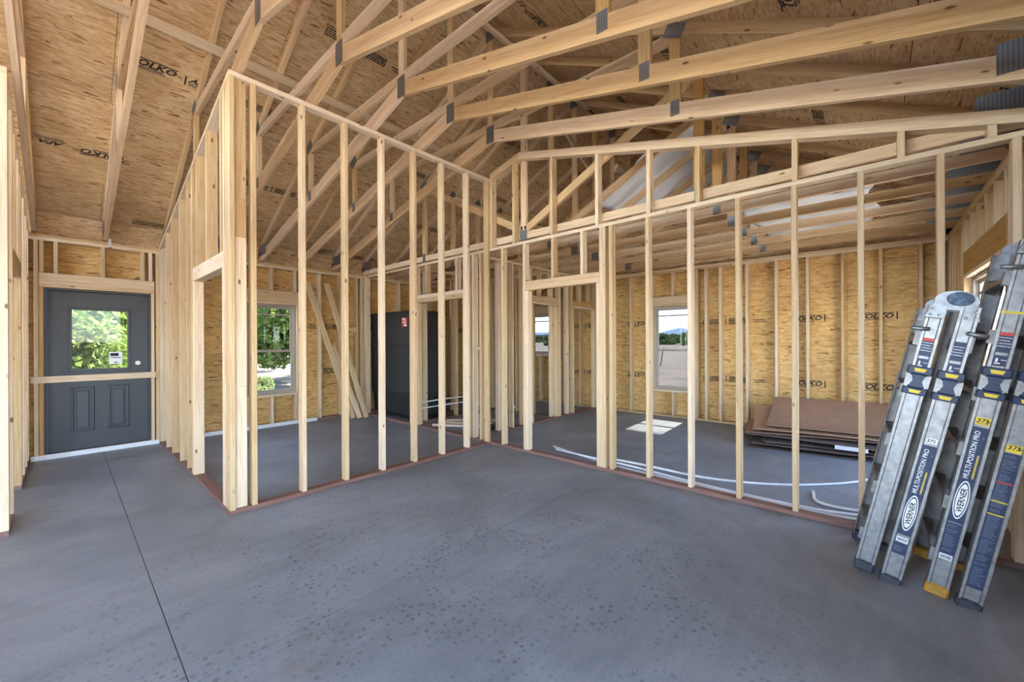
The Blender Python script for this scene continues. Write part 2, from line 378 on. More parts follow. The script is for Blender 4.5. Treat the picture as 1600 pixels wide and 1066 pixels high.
# ink stamps printed on the boards
def stamp_mesh(kind):
    r = random.Random(kind+3); F = Flat()
    def words(x0, x1, y, h): F.dashes(x0, x1, y-h*.1, h*1.2, r, .5, 1.3, .22)
    if kind == 0:
        F.add(*text2d('TOLKO', .068, .3, .035, 1.15), 0, .045); F.rect(-.03, .115, .38, .127)
        words(.02, .27, .022, .012); words(.05, .29, .003, .010); F.add(*text2d('N', .03, .2, .01), .385, .05)
        F.rect(.44, 0, .454, .105); F.add(*text2d('APA', .055, .45, .035, 1.2), .475, .052); words(.47, .68, .03, .011); words(.48, .70, .008, .010)
        for k in range(5): words(.74, 1.02, .004+k*.021, .013)
        for k in range(4): words(1.10, 1.25, .006+k*.024, .016)
    elif kind == 1:
        F.add(*text2d('TOLKO', .068, .3, .035, 1.15), 0, .045); F.rect(-.03, .115, .38, .127)
        words(.03, .28, .022, .012)
        F.add(*text2d('APA', .055, .45, .035, 1.2), .50, .05); words(.48, .70, .028, .011); words(.50, .72, .006, .010); F.rect(.71, .05, .80, .10, .02)
        for k in range(4): words(.84, 1.12, .004+k*.026, .017)
    elif kind == 2:
        for k in range(4): words(0, .34, .004+k*.024, .014)
        F.rect(.37, 0, .384, .105)
        for k in range(4): words(.42, .70, .002+k*.026, .018)
        words(.78, .95, .05, .014); words(.80, .98, .02, .012)
    else:
        F.add(*text2d('TOLKO', .068, .3, .035, 1.15), 0, .02); F.rect(-.02, .09, .37, .10); F.rect(.40, .0, .414, .105)
        words(.02, .27, -.004, .012)
    me = F.build('ink_stamp'); me.materials.append(M['black_ink']); return me
STAMP = [stamp_mesh(k) for k in range(4)]
def stamp(panel, kind, org, right, up):
    right = Vector(right).normalized(); up = Vector(up); up = (up-right*up.dot(right)).normalized(); n = right.cross(up)
    m = Matrix((right, up, n)).transposed().to_4x4(); m.translation = Vector(org)+n*.0012
    return link('ink_stamp', STAMP[kind], None, panel, m)

# ------------------------------------------------------------------ ground slab
floor = tag(empty('floor', (0, 0, 0)), 'grey concrete slab floor with saw-cut control joints', None, None, 'structure')
box('slab_base', floor, (XL-.2, YR-.2, -.20), (XF+.2, YB+.2, -.006), 'joint')
JX = [XL-.16, -2.11, .345, 2.80, 5.25, XF+.16]; JY = [YR-.16, 2.10, 4.92, YB+.16]
for i in range(len(JX)-1):
    for j in range(len(JY)-1):
        g = .0035 if i != 1 and i != 2 else .0045
        box('slab', floor, (JX[i]+g*.5, JY[j]+.0025, -.006), (JX[i+1]-g*.5, JY[j+1]-.0025, 0), 'concrete', 0)

# ------------------------------------------------------------------ framing helpers
def wall(name, label, loc):
    return tag(empty(name, loc), label, None, None, 'structure')
def stud_y(wl_, x0, y, z0=.038, z1=HW-.076, dep=D4, name='stud', mat='pine', t=TH):
    """stud in a wall that runs along y (x0 = front face, y = near edge)"""
    return board(name, wl_, (x0, y, z0), (x0+dep, y+t, z1), mat)
def stud_x(wl_, x, y0, z0=.038, z1=HW-.076, dep=D4, name='stud', mat='pine', t=TH):
    return board(name, wl_, (x, y0, z0), (x+t, y0+dep, z1), mat)

# ---- back wall with the door -------------------------------------------
wb = wall('wall_back', 'exterior back wall of 2x6 studs and strand board with the dark door', (1.7, YB, 0))
board('bottom_plate', wb, (XL, YB, 0), (-.15, YB+D6, .038), 'treated'); board('bottom_plate', wb, (.815, YB, 0), (XF, YB+D6, .038), 'treated')
for k in (0, 1):
    for a, b in ((XL, -1.0), (-.998, 3.4), (3.402, XF)):
        board('top_plate', wb, (a, YB, HW-.076+k*.038), (b, YB+D6, HW-.038+k*.038), 'pine')
for x in (-4.25, -3.6, -3.2, -2.8, -2.4, -2.0, -1.58, -1.18, -.77, -.36, -.235, .872, .955, 1.30, 1.90, 2.775, 3.12, 3.50, 3.83, 3.91, 4.38, 4.78, 5.19, 5.6, 6.0, 6.4, 6.82, 7.2):
    stud_x(wb, x, YB, dep=D6)
for x in (-.1935, .82): stud_x(wb, x, YB, z1=2.105, dep=D6, name='trimmer_stud', mat='orange' if x < 0 else 'pine')
board('header', wb, (-.1935, YB, 2.143), (.858, YB+.06, 2.283)); board('header_plate', wb, (-.1935, YB, 2.105), (.858, YB+D6, 2.143))
for x in (-.19, -.075, .335, .72, .80): stud_x(wb, x, YB, z0=2.285, dep=D6, name='cripple_stud')
# window opening in the back room
for x in (1.94, 2.737): stud_x(wb, x, YB, z1=2.104, dep=D6, name='trimmer_stud')
board('header', wb, (1.94, YB, 2.106), (2.775, YB+.06, 2.296)); board('header_plate', wb, (1.98, YB, 2.066), (2.735, YB+D6, 2.104))
for x in (1.94, 2.33, 2.70): stud_x(wb, x, YB, z0=2.298, dep=D6, name='cripple_stud')
board('sill_plate', wb, (1.98, YB, .505), (2.735, YB+D6, .543), 'pale')
for x in (1.98, 2.33, 2.697): stud_x(wb, x, YB, z1=.503, dep=D6, name='cripple_stud')
board('blocking', wb, (3.54, YB, 1.62), (3.83, YB+.05, 1.71))
def osb_wall_x(wl_, y, xs, zs, holes):
    """sheathing panels in a wall along x, set with the holes left out"""
    for i in range(len(xs)-1):
        for j in range(len(zs)-1):
            rects = [(xs[i]+.0015, xs[i+1]-.0015, zs[j]+.002, zs[j+1]-.002)]
            rects = cut(rects, holes)
            for r in rects: yield r
def cut(rects, holes):
    for h in holes:
        out = []
        for a, b, c, d in rects:
            if h[0] >= b or h[1] <= a or h[2] >= d or h[3] <= c: out.append((a, b, c, d)); continue
            if h[0] > a: out.append((a, h[0], c, d))
            if h[1] < b: out.append((h[1], b, c, d))
            m0, m1 = max(a, h[0]), min(b, h[1])
            if h[2] > c: out.append((m0, m1, c, h[2]))
            if h[3] < d: out.append((m0, m1, h[3], d))
        rects = out
    return rects
def panel(parent, org, right, up, wd, hg, t, mat='osb_wall'):
    """board lying in its local xy plane: long grain along `right`; local +z is the face seen"""
    right = Vector(right).normalized(); up = Vector(up).normalized(); n = right.cross(up)
    m = Matrix((right, up, n)).transposed().to_4x4(); m.translation = Vector(org)
    return link('osb_panel', boxmesh((0, 0, -t), (wd, hg, 0)), mat, parent, m)
holes_b = [(-.155, .82, 0, 2.105), (1.978, 2.737, .54, 2.07)]
for a, b, c, d in osb_wall_x(wb, 0, [XL, -3.5, -1.1, 1.34, 3.78, 6.22, XF+.14], [0, 1.235, 2.455, HW+.1], holes_b):
    p = panel(wb, (a, YB+D6, c), (1, 0, 0), (0, 0, 1), b-a, d-c, .011)
    if c < .1 and d > 1.1 and b-a > .7: stamp(p, 3, (b-.55, YB+D6, .83), (1, 0, 0), (0, 0, 1))
    if c > 1.1 and d > 2.3 and b-a > .9 and a > 2: stamp(p, 2, (a+.25, YB+D6, 1.66), (1, 0, 0), (0, 0, 1))

for a, b, c, d in cut([(XL-.15, XF+.16, -.1, HW+.3)], holes_b): box('light_block', wb, (a, YB+D6+.012, c), (b, YB+D6+.014, d), 'felt')  # unseen dark sheet added to stop light leaking through panel seams

# ---- far gable wall ------------------------------------------------------
wf = wall('wall_far', 'far exterior wall of studs and printed strand board beyond the long partition', (XF, 3.4, 0))
board('bottom_plate', wf, (XF, YR, 0), (XF+D6, YB, .038), 'pine')
for k in (0, 1):
    for a, b in ((YR, 1.72), (1.722, 5.0), (5.002, YB)): board('top_plate', wf, (XF, a, HW-.076+k*.038), (XF+D6, b, HW-.038+k*.038))
for y in (-.71, -.52, -.13, .277, .687, 1.088, 1.497, 1.90, 2.13, 2.28, 3.135, 3.53, 3.93, 4.30, 4.70, 5.12, 5.51, 6.12, 6.5, 6.9, 7.3):
    stud_y(wf, XF, y, dep=D6)
W1 = (2.355, 3.097, .50, 2.06); W3 = (5.55, 6.12, 1.11, 2.06)
for (a, b, c, d) in (W1, W3):
    stud_y(wf, XF, a-.038, dep=D6, z1=d+.04, name='trimmer_stud'); stud_y(wf, XF, b, dep=D6, z1=d+.04, name='trimmer_stud')
    board('header', wf, (XF, a-.038, d+.04), (XF+.06, b+.038, d+.18)); board('header_plate', wf, (XF, a, d), (XF+D6, b, d+.038))
    for y in (a-.036, (a+b)/2-.02, b): stud_y(wf, XF, y, z0=d+.182, dep=D6, name='cripple_stud')
    board('sill_plate', wf, (XF, a, c-.038), (XF+D6, b, c), 'pale')
    stud_y(wf, XF, (a+b)/2-.02, z1=c-.04, dep=D6, name='cripple_stud')
ys = [YR-.14, .25, 2.69, 5.13, YB+.14]; zs = [0, 1.33, 2.55, HW+.02]
kk = 0
for j in range(3):
    for i in range(len(ys)-1):
        off = 1.22 if j % 2 else 0
        y0, y1 = ys[i], ys[i+1]
        for a, b, c, d in cut([(y0+.0015, y1-.0015, zs[j]+.002, zs[j+1]-.002)], [W1, W3]):
            p = panel(wf, (XF+D6, b, c), (0, -1, 0), (0, 0, 1), b-a, d-c, .011)
            if b-a < .5: continue
            zst = {0: .70, 1: 1.70}.get(j)
            if zst and c < zst-.05 and d > zst+.14:
                y = b-.12; k = 1
                while y > a+.5:
                    stamp(p, (1, 2, 0, 2)[kk % 4], (XF+D6, y, zst), (0, -1, 0), (0, 0, 1)) if y-1.15 > a else stamp(p, 3, (XF+D6, y, zst), (0, -1, 0), (0, 0, 1))
                    kk += 1; y -= 1.32
for a, b, c, d in cut([(YR-.15, YB+.15, -.1, HW+.5)], [W1, W3]): box('light_block', wf, (XF+D6+.012, a, c), (XF+D6+.014, b, d), 'felt')  # added dark backing, keeps daylight out of the seams
# gable above the far wall
for a, b, c, d in ((YR, YC, HW+.02, 0), (YC, YB, HW+.02, 0)):
    pts = [(a, c), (b, c), (b, zr(b)), (a, zr(a))]
    P = [(-y, z) for y, z in pts]; ar = sum(P[i][0]*P[(i+1) % 4][1]-P[(i+1) % 4][0]*P[i][1] for i in range(4))
    if ar < 0: P = P[::-1]
    me = mesh('gable_panel', [(q[0], q[1], zz) for zz in (0, -.011) for q in P], [(0, 1, 2, 3), (7, 6, 5, 4)]+[(i, 4+i, 4+(i+1) % 4, (i+1) % 4) for i in range(4)])
    link('gable_panel', me, 'osb', wf, Matrix(((0, 0, -1, XF+D6), (-1, 0, 0, 0), (0, 1, 0, 0), (0, 0, 0, 1))))

# ---- right wall ------------------------------------------------------------
wr = wall('wall_right', 'right exterior stud wall with a deep window header behind the ladders', (5, YR, 0))
y0 = YR-D6
board('bottom_plate', wr, (1.1, y0, 0), (XF, YR, .038), 'treated')
for k in (0, 1):
    for a, b in ((XL, 0.2), (.202, 4.9), (4.902, XF)): board('top_plate', wr, (a, y0, HW-.076+k*.038), (b, YR, HW-.038+k*.038))
WR = (4.62, 6.36, .28, 2.06)
for x in (1.14, 1.44, 1.85, 2.25, 2.66, 3.06, 3.46, 3.86, 4.03, 4.26, 4.50, 6.44, 6.80, 7.0, 7.2, 7.42, -4.05, -4.28): stud_x(wr, x, y0, dep=D6, mat='orange' if x in (4.03, 6.8) else 'pine')
for x in (WR[0]-.04, WR[1]+.002): stud_x(wr, x, y0, dep=D6, z1=2.10, name='trimmer_stud')
board('header', wr, (WR[0]-.04, YR-.05, 2.10), (WR[1]+.04, YR-.002, 2.335), 'orange'); board('header_plate', wr, (WR[0], y0, 2.062), (WR[1], YR, 2.10), 'pale')
for i in range(6): stud_x(wr, WR[0]-.02+i*.345, y0, z0=2.337, dep=D6, name='cripple_stud')
board('sill_plate', wr, (WR[0], y0, WR[2]-.038), (WR[1], YR, WR[2]), 'pale')
for i in range(5): stud_x(wr, WR[0]+i*.42, y0, z1=WR[2]-.04, dep=D6, name='cripple_stud')
# wide unseen opening beside and behind the camera, added to let daylight in
PO = (-4.0, 1.1, 0, 2.36)
board('header', wr, (PO[0]-.04, y0, 2.40), (PO[1]+.04, YR, 2.64), 'orange'); board('header_plate', wr, (PO[0], y0, 2.36), (PO[1], YR, 2.398), 'pine')
xs = [XL, -1.1, 1.34, 3.78, 6.22, XF+.14]
for i in range(len(xs)-1):
    for c, d in ((0, 1.33), (1.33, 2.55), (2.55, HW+.1)):
        for a, b, e, g in cut([(xs[i]+.0015, xs[i+1]-.0015, c+.002, d-.002)], [WR, PO]):
            panel(wr, (b, y0, e), (-1, 0, 0), (0, 0, 1), b-a, g-e, .011)

for a, b, c, d in cut([(XL-.15, XF+.16, -.1, HW+.3)], [WR, PO]): box('light_block', wr, (a, y0-.014, c), (b, y0-.012, d), 'felt')  # dark sheet added behind the sheathing against light leaks

# ---- wall behind the camera ---------------------------------------------------
wlft = wall('wall_left', 'end wall of studs and strand board behind the camera', (XL, 3.4, 0))
for y in (YR+.02, 1.6, 4.3, 4.7, 7.42): stud_y(wlft, XL-D6, y, dep=D6)
board('bottom_plate', wlft, (XL-D6, 4.26, 0), (XL, YB, .038), 'treated')
for k in (0, 1): board('top_plate', wlft, (XL-D6, YR, HW-.076+k*.038), (XL, YB, HW-.038+k*.038))
for a, b, e, g in cut([(YR-.14, YB+.14, 0, HW)], [(.6, 2.4, .5, 2.2), (5.0, 6.8, .5, 2.2)]): panel(wlft, (XL-D6, a, e), (0, 1, 0), (0, 0, 1), b-a, g-e, .011)  # window holes added out of view for daylight; gable above left open

# ---- tall partition (front of the back room) ----------------------------------
wa = wall('wall_room_front', 'tall open stud partition with a flat top plate facing the camera', (2.4, YPA, 0))
ZA = 3.655
board('bottom_plate', wa, (XP2, YPA, 0), (XPB-.001, YPA+D4, .038), 'treated')
board('top_plate', wa, (XP2, YPA, ZA-.04), (XPB-.002, YPA+D4, ZA), 'pale')
for i, x in enumerate((1.066, 1.467, 1.873, 2.280, 2.686, 3.093, 3.499)):
    stud_x(wa, x, YPA, z1=ZA-.04, mat='truss' if i == 4 else 'pine')
stud_x(wa, XP2, YPA, z1=ZA-.04, mat='pine')
board('corner_block', wa, (XP2+.039, YPA+.032, .038), (XP2+.128, YPA+.070, 1.05)); board('corner_block', wa, (XP2+.039, YPA+.030, 1.052), (XP2+.128, YPA+.068, 2.30), 'pine'); board('corner_block', wa, (XP2+.039, YPA+.031, 2.302), (XP2+.128, YPA+.069, 2.62), 'orange'); board('corner_block', wa, (XP2+.039, YPA+.032, 2.622), (XP2+.128, YPA+.070, ZA-.042))
stud_x(wa, XPB-.040, YPA, z1=ZA-.04)

# ---- hall right partition (raked top) ---------------------------------------------
def rake(y): return zb(y)-.005
w2 = wall('wall_hall_right', 'raked stud partition along the right of the door hall with a narrow doorway', (XP2, 5.7, 0))
board('bottom_plate', w2, (XP2, YPA+D4+.001, 0), (XP2+D4, YB-.001, .038), 'treated')
def rake_stud(wl_, x0, y, z0=.038, mat='pine', name='stud', t=TH, dep=D4, off=.04):
    return prism(name, wl_, [(y, z0), (y+t, z0), (y+t, rake(y+t)-off), (y, rake(y)-off)], x0, x0+dep, mat)
def rake_plate(wl_, x0, ya, yb, name='rake_plate', mat='pale', dep=D4, d=.04):
    return prism(name, wl_, [(ya, rake(ya)), (yb, rake(yb)), (yb, rake(yb)-d), (ya, rake(ya)-d)], x0, x0+dep, mat, axis=(yb-ya, rake(yb)-rake(ya)))
rake_plate(w2, XP2, YPA+D4+.001, YB-.001, mat='whitewood') if 'whitewood' in M else rake_plate(w2, XP2, YPA+D4+.001, YB-.001)
for i, y in enumerate((3.992, 4.06, 5.30, 5.34, 5.585, 6.00, 6.50, 6.92, 7.40, 7.455)):
    rake_stud(w2, XP2, y, mat='orange' if i == 6 else 'pine')
for y in (4.100, 5.262):
    stud_y(w2, XP2, y, z1=2.06, name='trimmer_stud')
rake_stud(w2, XP2, 4.165, z0=2.20, name='cripple_stud'); rake_stud(w2, XP2, 4.68, z0=2.20, name='cripple_stud'); rake_stud(w2, XP2, 5.10, z0=2.20, name='cripple_stud')
board('header', w2, (XP2, 4.100, 2.062), (XP2+D4, 5.30, 2.20), 'pine')

# ---- hall left partition -------------------------------------------------------------
w1 = wall('wall_hall_left', 'raked stud partition along the left of the door hall', (-.31, 6.1, 0))
X1 = -.27-D4
board('bottom_plate', w1, (X1, 4.74, 0), (X1+D4, 5.24, .038), 'treated'); board('bottom_plate', w1, (X1, 6.15, 0), (X1+D4, YB-.001, .038), 'treated')
rake_plate(w1, X1, 4.74, YB-.001)
for y in (4.745, 4.785, 5.18, 6.16, 6.20, 6.62, 7.03, 7.40): rake_stud(w1, X1, y)
board('header', w1, (X1, 5.219, 2.06), (X1+D4, 6.158, 2.20))
for y in (5.5, 5.9): rake_stud(w1, X1, y, z0=2.202, name='cripple_stud')
# the cross wall that turns off to the left
w0 = wall('wall_left_front', 'stud partition turning left from the end of the hall wall', (-1.5, 4.74, 0))
board('bottom_plate', w0, (-2.6, 4.745, 0), (X1-.001, 4.745+D4, .038), 'treated'); board('top_plate', w0, (-2.6, 4.745, rake(4.74)-.04), (X1-.001, 4.745+D4, rake(4.74)))
for i in range(6): stud_x(w0, X1-.04-i*.4064, 4.745, z1=rake(4.74)-.042)

# ---- long partition --------------------------------------------------------------------
wp = wall('wall_long_partition', 'long open stud partition with a door header and infill studs to the vaulted chord', (XPB, 3.4, 0))
HB = 2.70
board('bottom_plate', wp, (XPB, YR, 0), (XPB+D4, 2.2, .038), 'treated'); board('bottom_plate', wp, (XPB, 2.201, 0), (XPB+D4, 5.85, .038), 'treated'); board('bottom_plate', wp, (XPB, 5.851, 0), (XPB+D4, YB, .038), 'treated')
for a, b in ((YR, 1.3), (1.301, 5.6), (5.601, YB)): board('top_plate', wp, (XPB, a, HB-.04), (XPB+D4, b, HB), 'pine')
for i, y in enumerate((-.70, -.376, .030, .436, .842, 1.248, 1.655, 2.061, 3.275, 3.66, 3.995, 4.085, 4.233, 4.31, 4.40, 5.632, 5.672, 5.80, 7.29, 7.335, 7.44)):
    stud_y(wp, XPB, y, z1=HB-.04, mat='truss' if y == -.376 else 'pine')
for y in (2.178, 2.140): stud_y(wp, XPB, y, z1=HB-.04)
stud_y(wp, XPB, 3.236, z1=2.06, name='trimmer_stud'); stud_y(wp, XPB, 4.44, z1=2.06, name='trimmer_stud'); stud_y(wp, XPB, 5.594, z1=2.06, name='trimmer_stud')
stud_y(wp, XPB, 2.217, z1=2.06, name='trimmer_stud')
board('header', wp, (XPB-.004, 2.216, 2.062), (XPB+D4, 3.274, 2.178), 'truss')
for y in (2.42, 2.83): stud_y(wp, XPB, y, z0=2.18, z1=HB-.04, name='cripple_stud')
for k in (0, 1): board('header', wp, (XPB, 4.44, 2.062+k*.064), (XPB+D4, 5.63, 2.124+k*.064), 'pine')
for y in (4.60, 5.0, 5.35): stud_y(wp, XPB, y, z0=2.19, z1=HB-.04, name='cripple_stud')
board('blocking', wp, (XPB+.01, 4.125, 1.30), (XPB+.08, 4.232, 1.338)); 
# raked infill above
RK = lambda y: zb(y)+.055
def rk_plate(ya, yb):
    d = .088
    prism('rake_plate', wp, [(ya, RK(ya)), (yb, RK(yb)), (yb, RK(yb)-d), (ya, RK(ya)-d)], XPB, XPB+D4, 'pine', axis=(yb-ya, RK(yb)-RK(ya)))
rk_plate(YR, YC); rk_plate(YC, YPA-.002)
def infill(y): prism('infill_stud', wp, [(y, HB), (y+TH, HB), (y+TH, RK(y+TH)-.09), (y, RK(y)-.09)], XPB, XPB+D4, 'pine')
for y in (3.86, 3.45, 2.84, 2.225, 1.64, 1.17, .43, -.185, -.60): infill(y)

# ---- closet wall, bathroom walls behind ------------------------------------------------------
wc = wall('wall_closet', 'stud partition with two closet doorways beyond the long partition', (5.7, 4.27, 0))
XW = XPB+D4
board('bottom_plate', wc, (XW+.001, 4.27, 0), (XF-.001, 4.27+D4, .038), 'treated')
board('top_plate', wc, (XW+.001, 4.27, HB-.04), (XF-.001, 4.27+D4, HB), 'pine')
for x in (4.48, 4.58, 4.79, 5.05, 5.225, 5.262, 6.06, 6.10, 6.36, 6.51, 7.40): stud_x(wc, x, 4.27, z1=HB-.04)
for x in (5.30, 6.022, 6.55, 7.36): stud_x(wc, x, 4.27, z1=2.06, name='trimmer_stud')
for a, b, m_ in ((5.30, 6.06, 'pine'), (6.55, 7.398, 'orange')):
    board('header', wc, (a, 4.27, 2.10), (b, 4.27+D4, 2.20), m_); board('header_plate', wc, (a, 4.27, 2.062), (b, 4.27+D4, 2.098), 'pale')
    for k in (.3, .72): stud_x(wc, a+(b-a)*k, 4.27, z0=2.202, z1=HB-.04, name='cripple_stud')
we = wall('wall_closet_side', 'short stud partition running back from between the closet doorways', (5.95, 5.2, 0))
board('bottom_plate', we, (5.93, 4.36, 0), (5.93+D4, 6.3, .038), 'treated'); board('top_plate', we, (5.93, 4.36, HB-.04), (5.93+D4, 6.3, HB))
for y in (4.36, 4.77, 5.18, 5.46, 5.86, 6.25): stud_y(we, 5.93, y, z1=HB-.04)
wd = wall('wall_bathroom', 'stud partition at the foot of the black tub surround with water lines through it', (4.6, 5.80, 0))
board('bottom_plate', wd, (XW+.001, 5.79, 0), (5.20, 5.79+D4, .038), 'treated'); board('top_plate', wd, (XW+.001, 5.79, HB-.04), (5.20, 5.79+D4, HB))
for x in (4.22, 4.62, 4.92, 5.16): stud_x(wd, x, 5.79, z1=HB-.04)
wg = wall('wall_bathroom_side', 'stud partition behind the bathroom running to the back wall', (5.2, 6.6, 0))
board('bottom_plate', wg, (5.21, 5.79, 0), (5.21+D4, YB-.001, .038), 'treated'); board('top_plate', wg, (5.21, 5.79, HB-.04), (5.21+D4, YB-.001, HB))
for y in (5.9, 6.3, 6.7, 7.1, 7.44): stud_y(wg, 5.21, y, z1=HB-.04)

# ------------------------------------------------------------------ roof sheathing
roof = tag(empty('ceiling', (1.6, YC, 5.1)), 'pitched roof sheathing of printed strand board seen from below', None, None, 'structure')
cs, sn = 2/math.sqrt(5), 1/math.sqrt(5)
edges_b = [8.06, 6.97, 5.88, 4.80, 3.71, YC+.01]
rnd = random.Random(11)
for side in (1, -1):
    E = edges_b if side == 1 else [2*YC-e for e in edges_b]
    for j in range(5):
        ya, yb = E[j], E[j+1]
        hh = abs(yb-ya)/cs
        off = (0 if j % 2 else 1.22)
        x = XL-.35
        xs = [x]+[v for v in [-3.3+off+2.4384*i-.02 for i in range(6)] if x+.3 < v < XF+.2]+[XF+.5]
        for i in range(len(xs)-1):
            if side == 1:   # seen face looks down: right x up = normal pointing down/in
                p = panel(roof, (xs[i]+.0015, ya, zr(ya)), (1, 0, 0), (0, -cs, sn), xs[i+1]-xs[i]-.004, hh-.007, .012, 'osb')
                zl = (ya+yb)/2+.06
                if j < 4:
                    xa = xs[i]+.08+.11*((i*7+j*3) % 4)
                    while xa < xs[i+1]-1.25:
                        flip = (i+2*j) % 3 == 1
                        stamp(p, (0, 2, 1, 2)[(i+j+int(xa*2)) % 4], (xa+(1.2 if flip else 0), zl, zr(zl)), (-1 if flip else 1, 0, 0), (0, cs if flip else -cs, -sn if flip else sn)); xa += 1.18
            else:
                p = panel(roof, (xs[i+1]-.0015, ya, zr(ya)), (-1, 0, 0), (0, cs, sn), xs[i+1]-xs[i]-.004, hh-.007, .012, 'osb')
                zl = (ya+yb)/2
                if j < 4: stamp(p, 2 if (i+j) % 2 else 0, (xs[i+1]-.5-.2*((i+j) % 3), zl, zr(zl)), (-1, 0, 0), (0, cs, sn))
for s in (1, -1):
    ya = YC+s*4.75
    prism('underlayment', roof, [(ya, zr(ya)+.020), (YC, zr(YC)+.020), (YC, zr(YC)+.034), (ya, zr(ya)+.034)], XL-.4, XF+.55, 'felt')
# lateral braces under the chords: each nailed across several trusses
def tbrace(p0, p1, side, a, b, label):
    e = beam('lateral_brace', None, p0, p1, side, a, b, 'pale'); tag(e, label, 'brace', 'lateral truss braces'); return e
yl = 4.82; zl = zr(yl)-.1025
tbrace((-.9, yl, zl-.021), (3.78, yl, zl-.021), (0, cs, -sn), .089, TH, 'whitish board nailed across the left slope top chords, parallel to the ridge')
yl = 3.18; zl = zr(yl)-.1025
tbrace((1.9, yl, zl-.021), (5.3, yl, zl-.021), (0, cs, sn), .089, TH, 'pale board nailed across the top chords just right of the ridge')
tbrace((4.65, YC-.085, 4.58), (6.75, YC-.085, 3.55), (0, 0, 1), .089, TH, 'slanting pale brace nailed down the king posts beyond the long partition')
tbrace((4.9, 2.52, 3.72), (7.0, 2.52, 3.72), (0, .6, -.8), .089, TH, 'pale board across the diagonal webs beyond the long partition')

# ------------------------------------------------------------------ trusses
DB = .1443; DT = .0995; YQ = 2.17
def gplate(t, x, y, z, wy, wz, ang=0):
    m = Matrix.Translation((x, y, z)) @ Matrix.Rotation(ang, 4, 'X')
    key = ('gp', round(wy, 3), round(wz, 3))
    if key not in _cache:
        me = boxmesh((-.0015, -wy/2, -wz/2), (0, wy/2, wz/2)); me.materials.append(M['gusset']); _cache[key] = me
    link('gusset_plate', _cache[key], None, t, m)
def truss(x, scissor, label, group):
    t = tag(empty('roof_truss', (x, YC, HW)), label, 'truss', group)
    x1 = x+TH
    flat = not scissor
    zbot = (lambda y: zb(y)) if scissor else (lambda y: HB+.055 if x < 4.3 else HW+.005)
    db = DB if scissor else .09
    for s in (1, -1):
        ye = YC+s*4.30; yo = YC+s*4.68; yc = YC
        prism('top_chord', t, [(yo, zr(yo)), (yc, zr(yc)), (yc, zr(yc)-DT), (yo, zr(yo)-DT)], x, x1, 'truss', axis=(yc-yo, zr(yc)-zr(yo)))
        yk = YC+s*4.255
        if scissor:
            prism('bottom_chord', t, [(yk, zbot(yk)+.035), (yk, zbot(yk)+.09), (YC+s*3.95, zbot(YC+s*3.95)+db), (yc, zbot(yc)+db), (yc, zbot(yc)), (YC+s*4.12, zbot(YC+s*4.12))], x, x1, 'truss', axis=(yc-yk, zbot(yc)-zbot(yk)))
        else:
            prism('bottom_chord', t, [(yk, zbot(yk)), (yk, zbot(yk)+.06), (YC+s*4.18, zbot(yk)+db), (yc+s*.001, zbot(yc)+db), (yc+s*.001, zbot(yc))], x, x1, 'truss', axis=(-s, 0))
        yq = YC+s*YQ
        zt = zr(yq)-DT-.005
        prism('web', t, [(yq-.045, zbot(yq-.045)+db), (yq+.045, zbot(yq+.045)+db), (yq+.045, zr(yq+.045)-DT), (yq-.045, zr(yq-.045)-DT)], x, x1, 'orange' if (round(x*10)+s) % 3 == 0 else 'truss')
        # diagonal from the centre joint to the quarter joint
        p0 = Vector((YC+s*.05, zbot(YC)+db-.01)); p1 = Vector((yq-s*.05, zr(yq-s*.05)-DT+.005)); d = (p1-p0).normalized(); n = Vector((-d.y, d.x))*.0445
        if n.y < 0: n = -n
        c0, c1 = p0+n*1.0, p1-n*1.0
        prism('diagonal_web', t, [tuple(c0-n), tuple(c1-n), tuple(c1+n), tuple(c0+n)], x, x1, 'truss', axis=tuple(d))
        a = math.atan2(zr(YC)-zr(YC+s), -s) if False else -s*math.atan(.5)
        gplate(t, x, yq, zr(yq)-DT*.6, .17, .13, a); gplate(t, x, yq, zbot(yq)+db*.72, .075, .13)
        yh = YC+s*4.05; gplate(t, x, yh, (zbot(yh)+zr(yh))/2-.02, .30, .17, 0)
    prism('king_post', t, [(YC-.045, zbot(YC)+db), (YC+.045, zbot(YC)+db), (YC+.045, zr(YC+.045)-DT), (YC-.045, zr(YC-.045)-DT)], x, x1, 'truss')
    gplate(t, x, YC, zbot(YC)+db*.62, .125, .20 if scissor else .13); gplate(t, x, YC, zr(YC)-.09, .13, .13)
    return t
names = ['behind the hall left wall', 'over the hall left wall, at the left edge', 'over the middle of the door hall', 'over the hall right wall', 'first right of the tall partition corner', 'second right of the tall partition corner', 'third right of the tall partition corner', 'last one in front of the long partition']
for i, k in enumerate(range(-2, 6)):
    truss(.97+.6096*(k-1), True, 'scissor roof truss with vaulted bottom chord, '+names[i], 'scissor roof trusses')
ordn = ['first', 'second', 'third', 'fourth', 'fifth', 'sixth']
for k in range(6):
    truss(4.02+.6096*k, False, 'flat-bottomed roof truss, %s behind the long partition' % ordn[k], 'flat roof trusses')
# blocking between trusses at the back eave
xs = [-.25+.6096*i for i in range(-2, 14)]
for i in range(len(xs)-1):
    panel(wb, (xs[i]+.04, YB+.115, HW), (1, 0, 0), (0, 0, 1), .6096-.044, zr(YB+.115)-HW-.003, .011, 'osb').name = 'eave_blocking'
# hurricane clips
for x in (.36, 2.19, 2.80):
    multibox('tie_clip', wb, [((x+.042, YB-.002, HW-.06), (x+.072, YB, HW+.05)), ((x+.040, YB-.02, HW), (x+.042, YB+.03, HW+.06))], 'zinc')

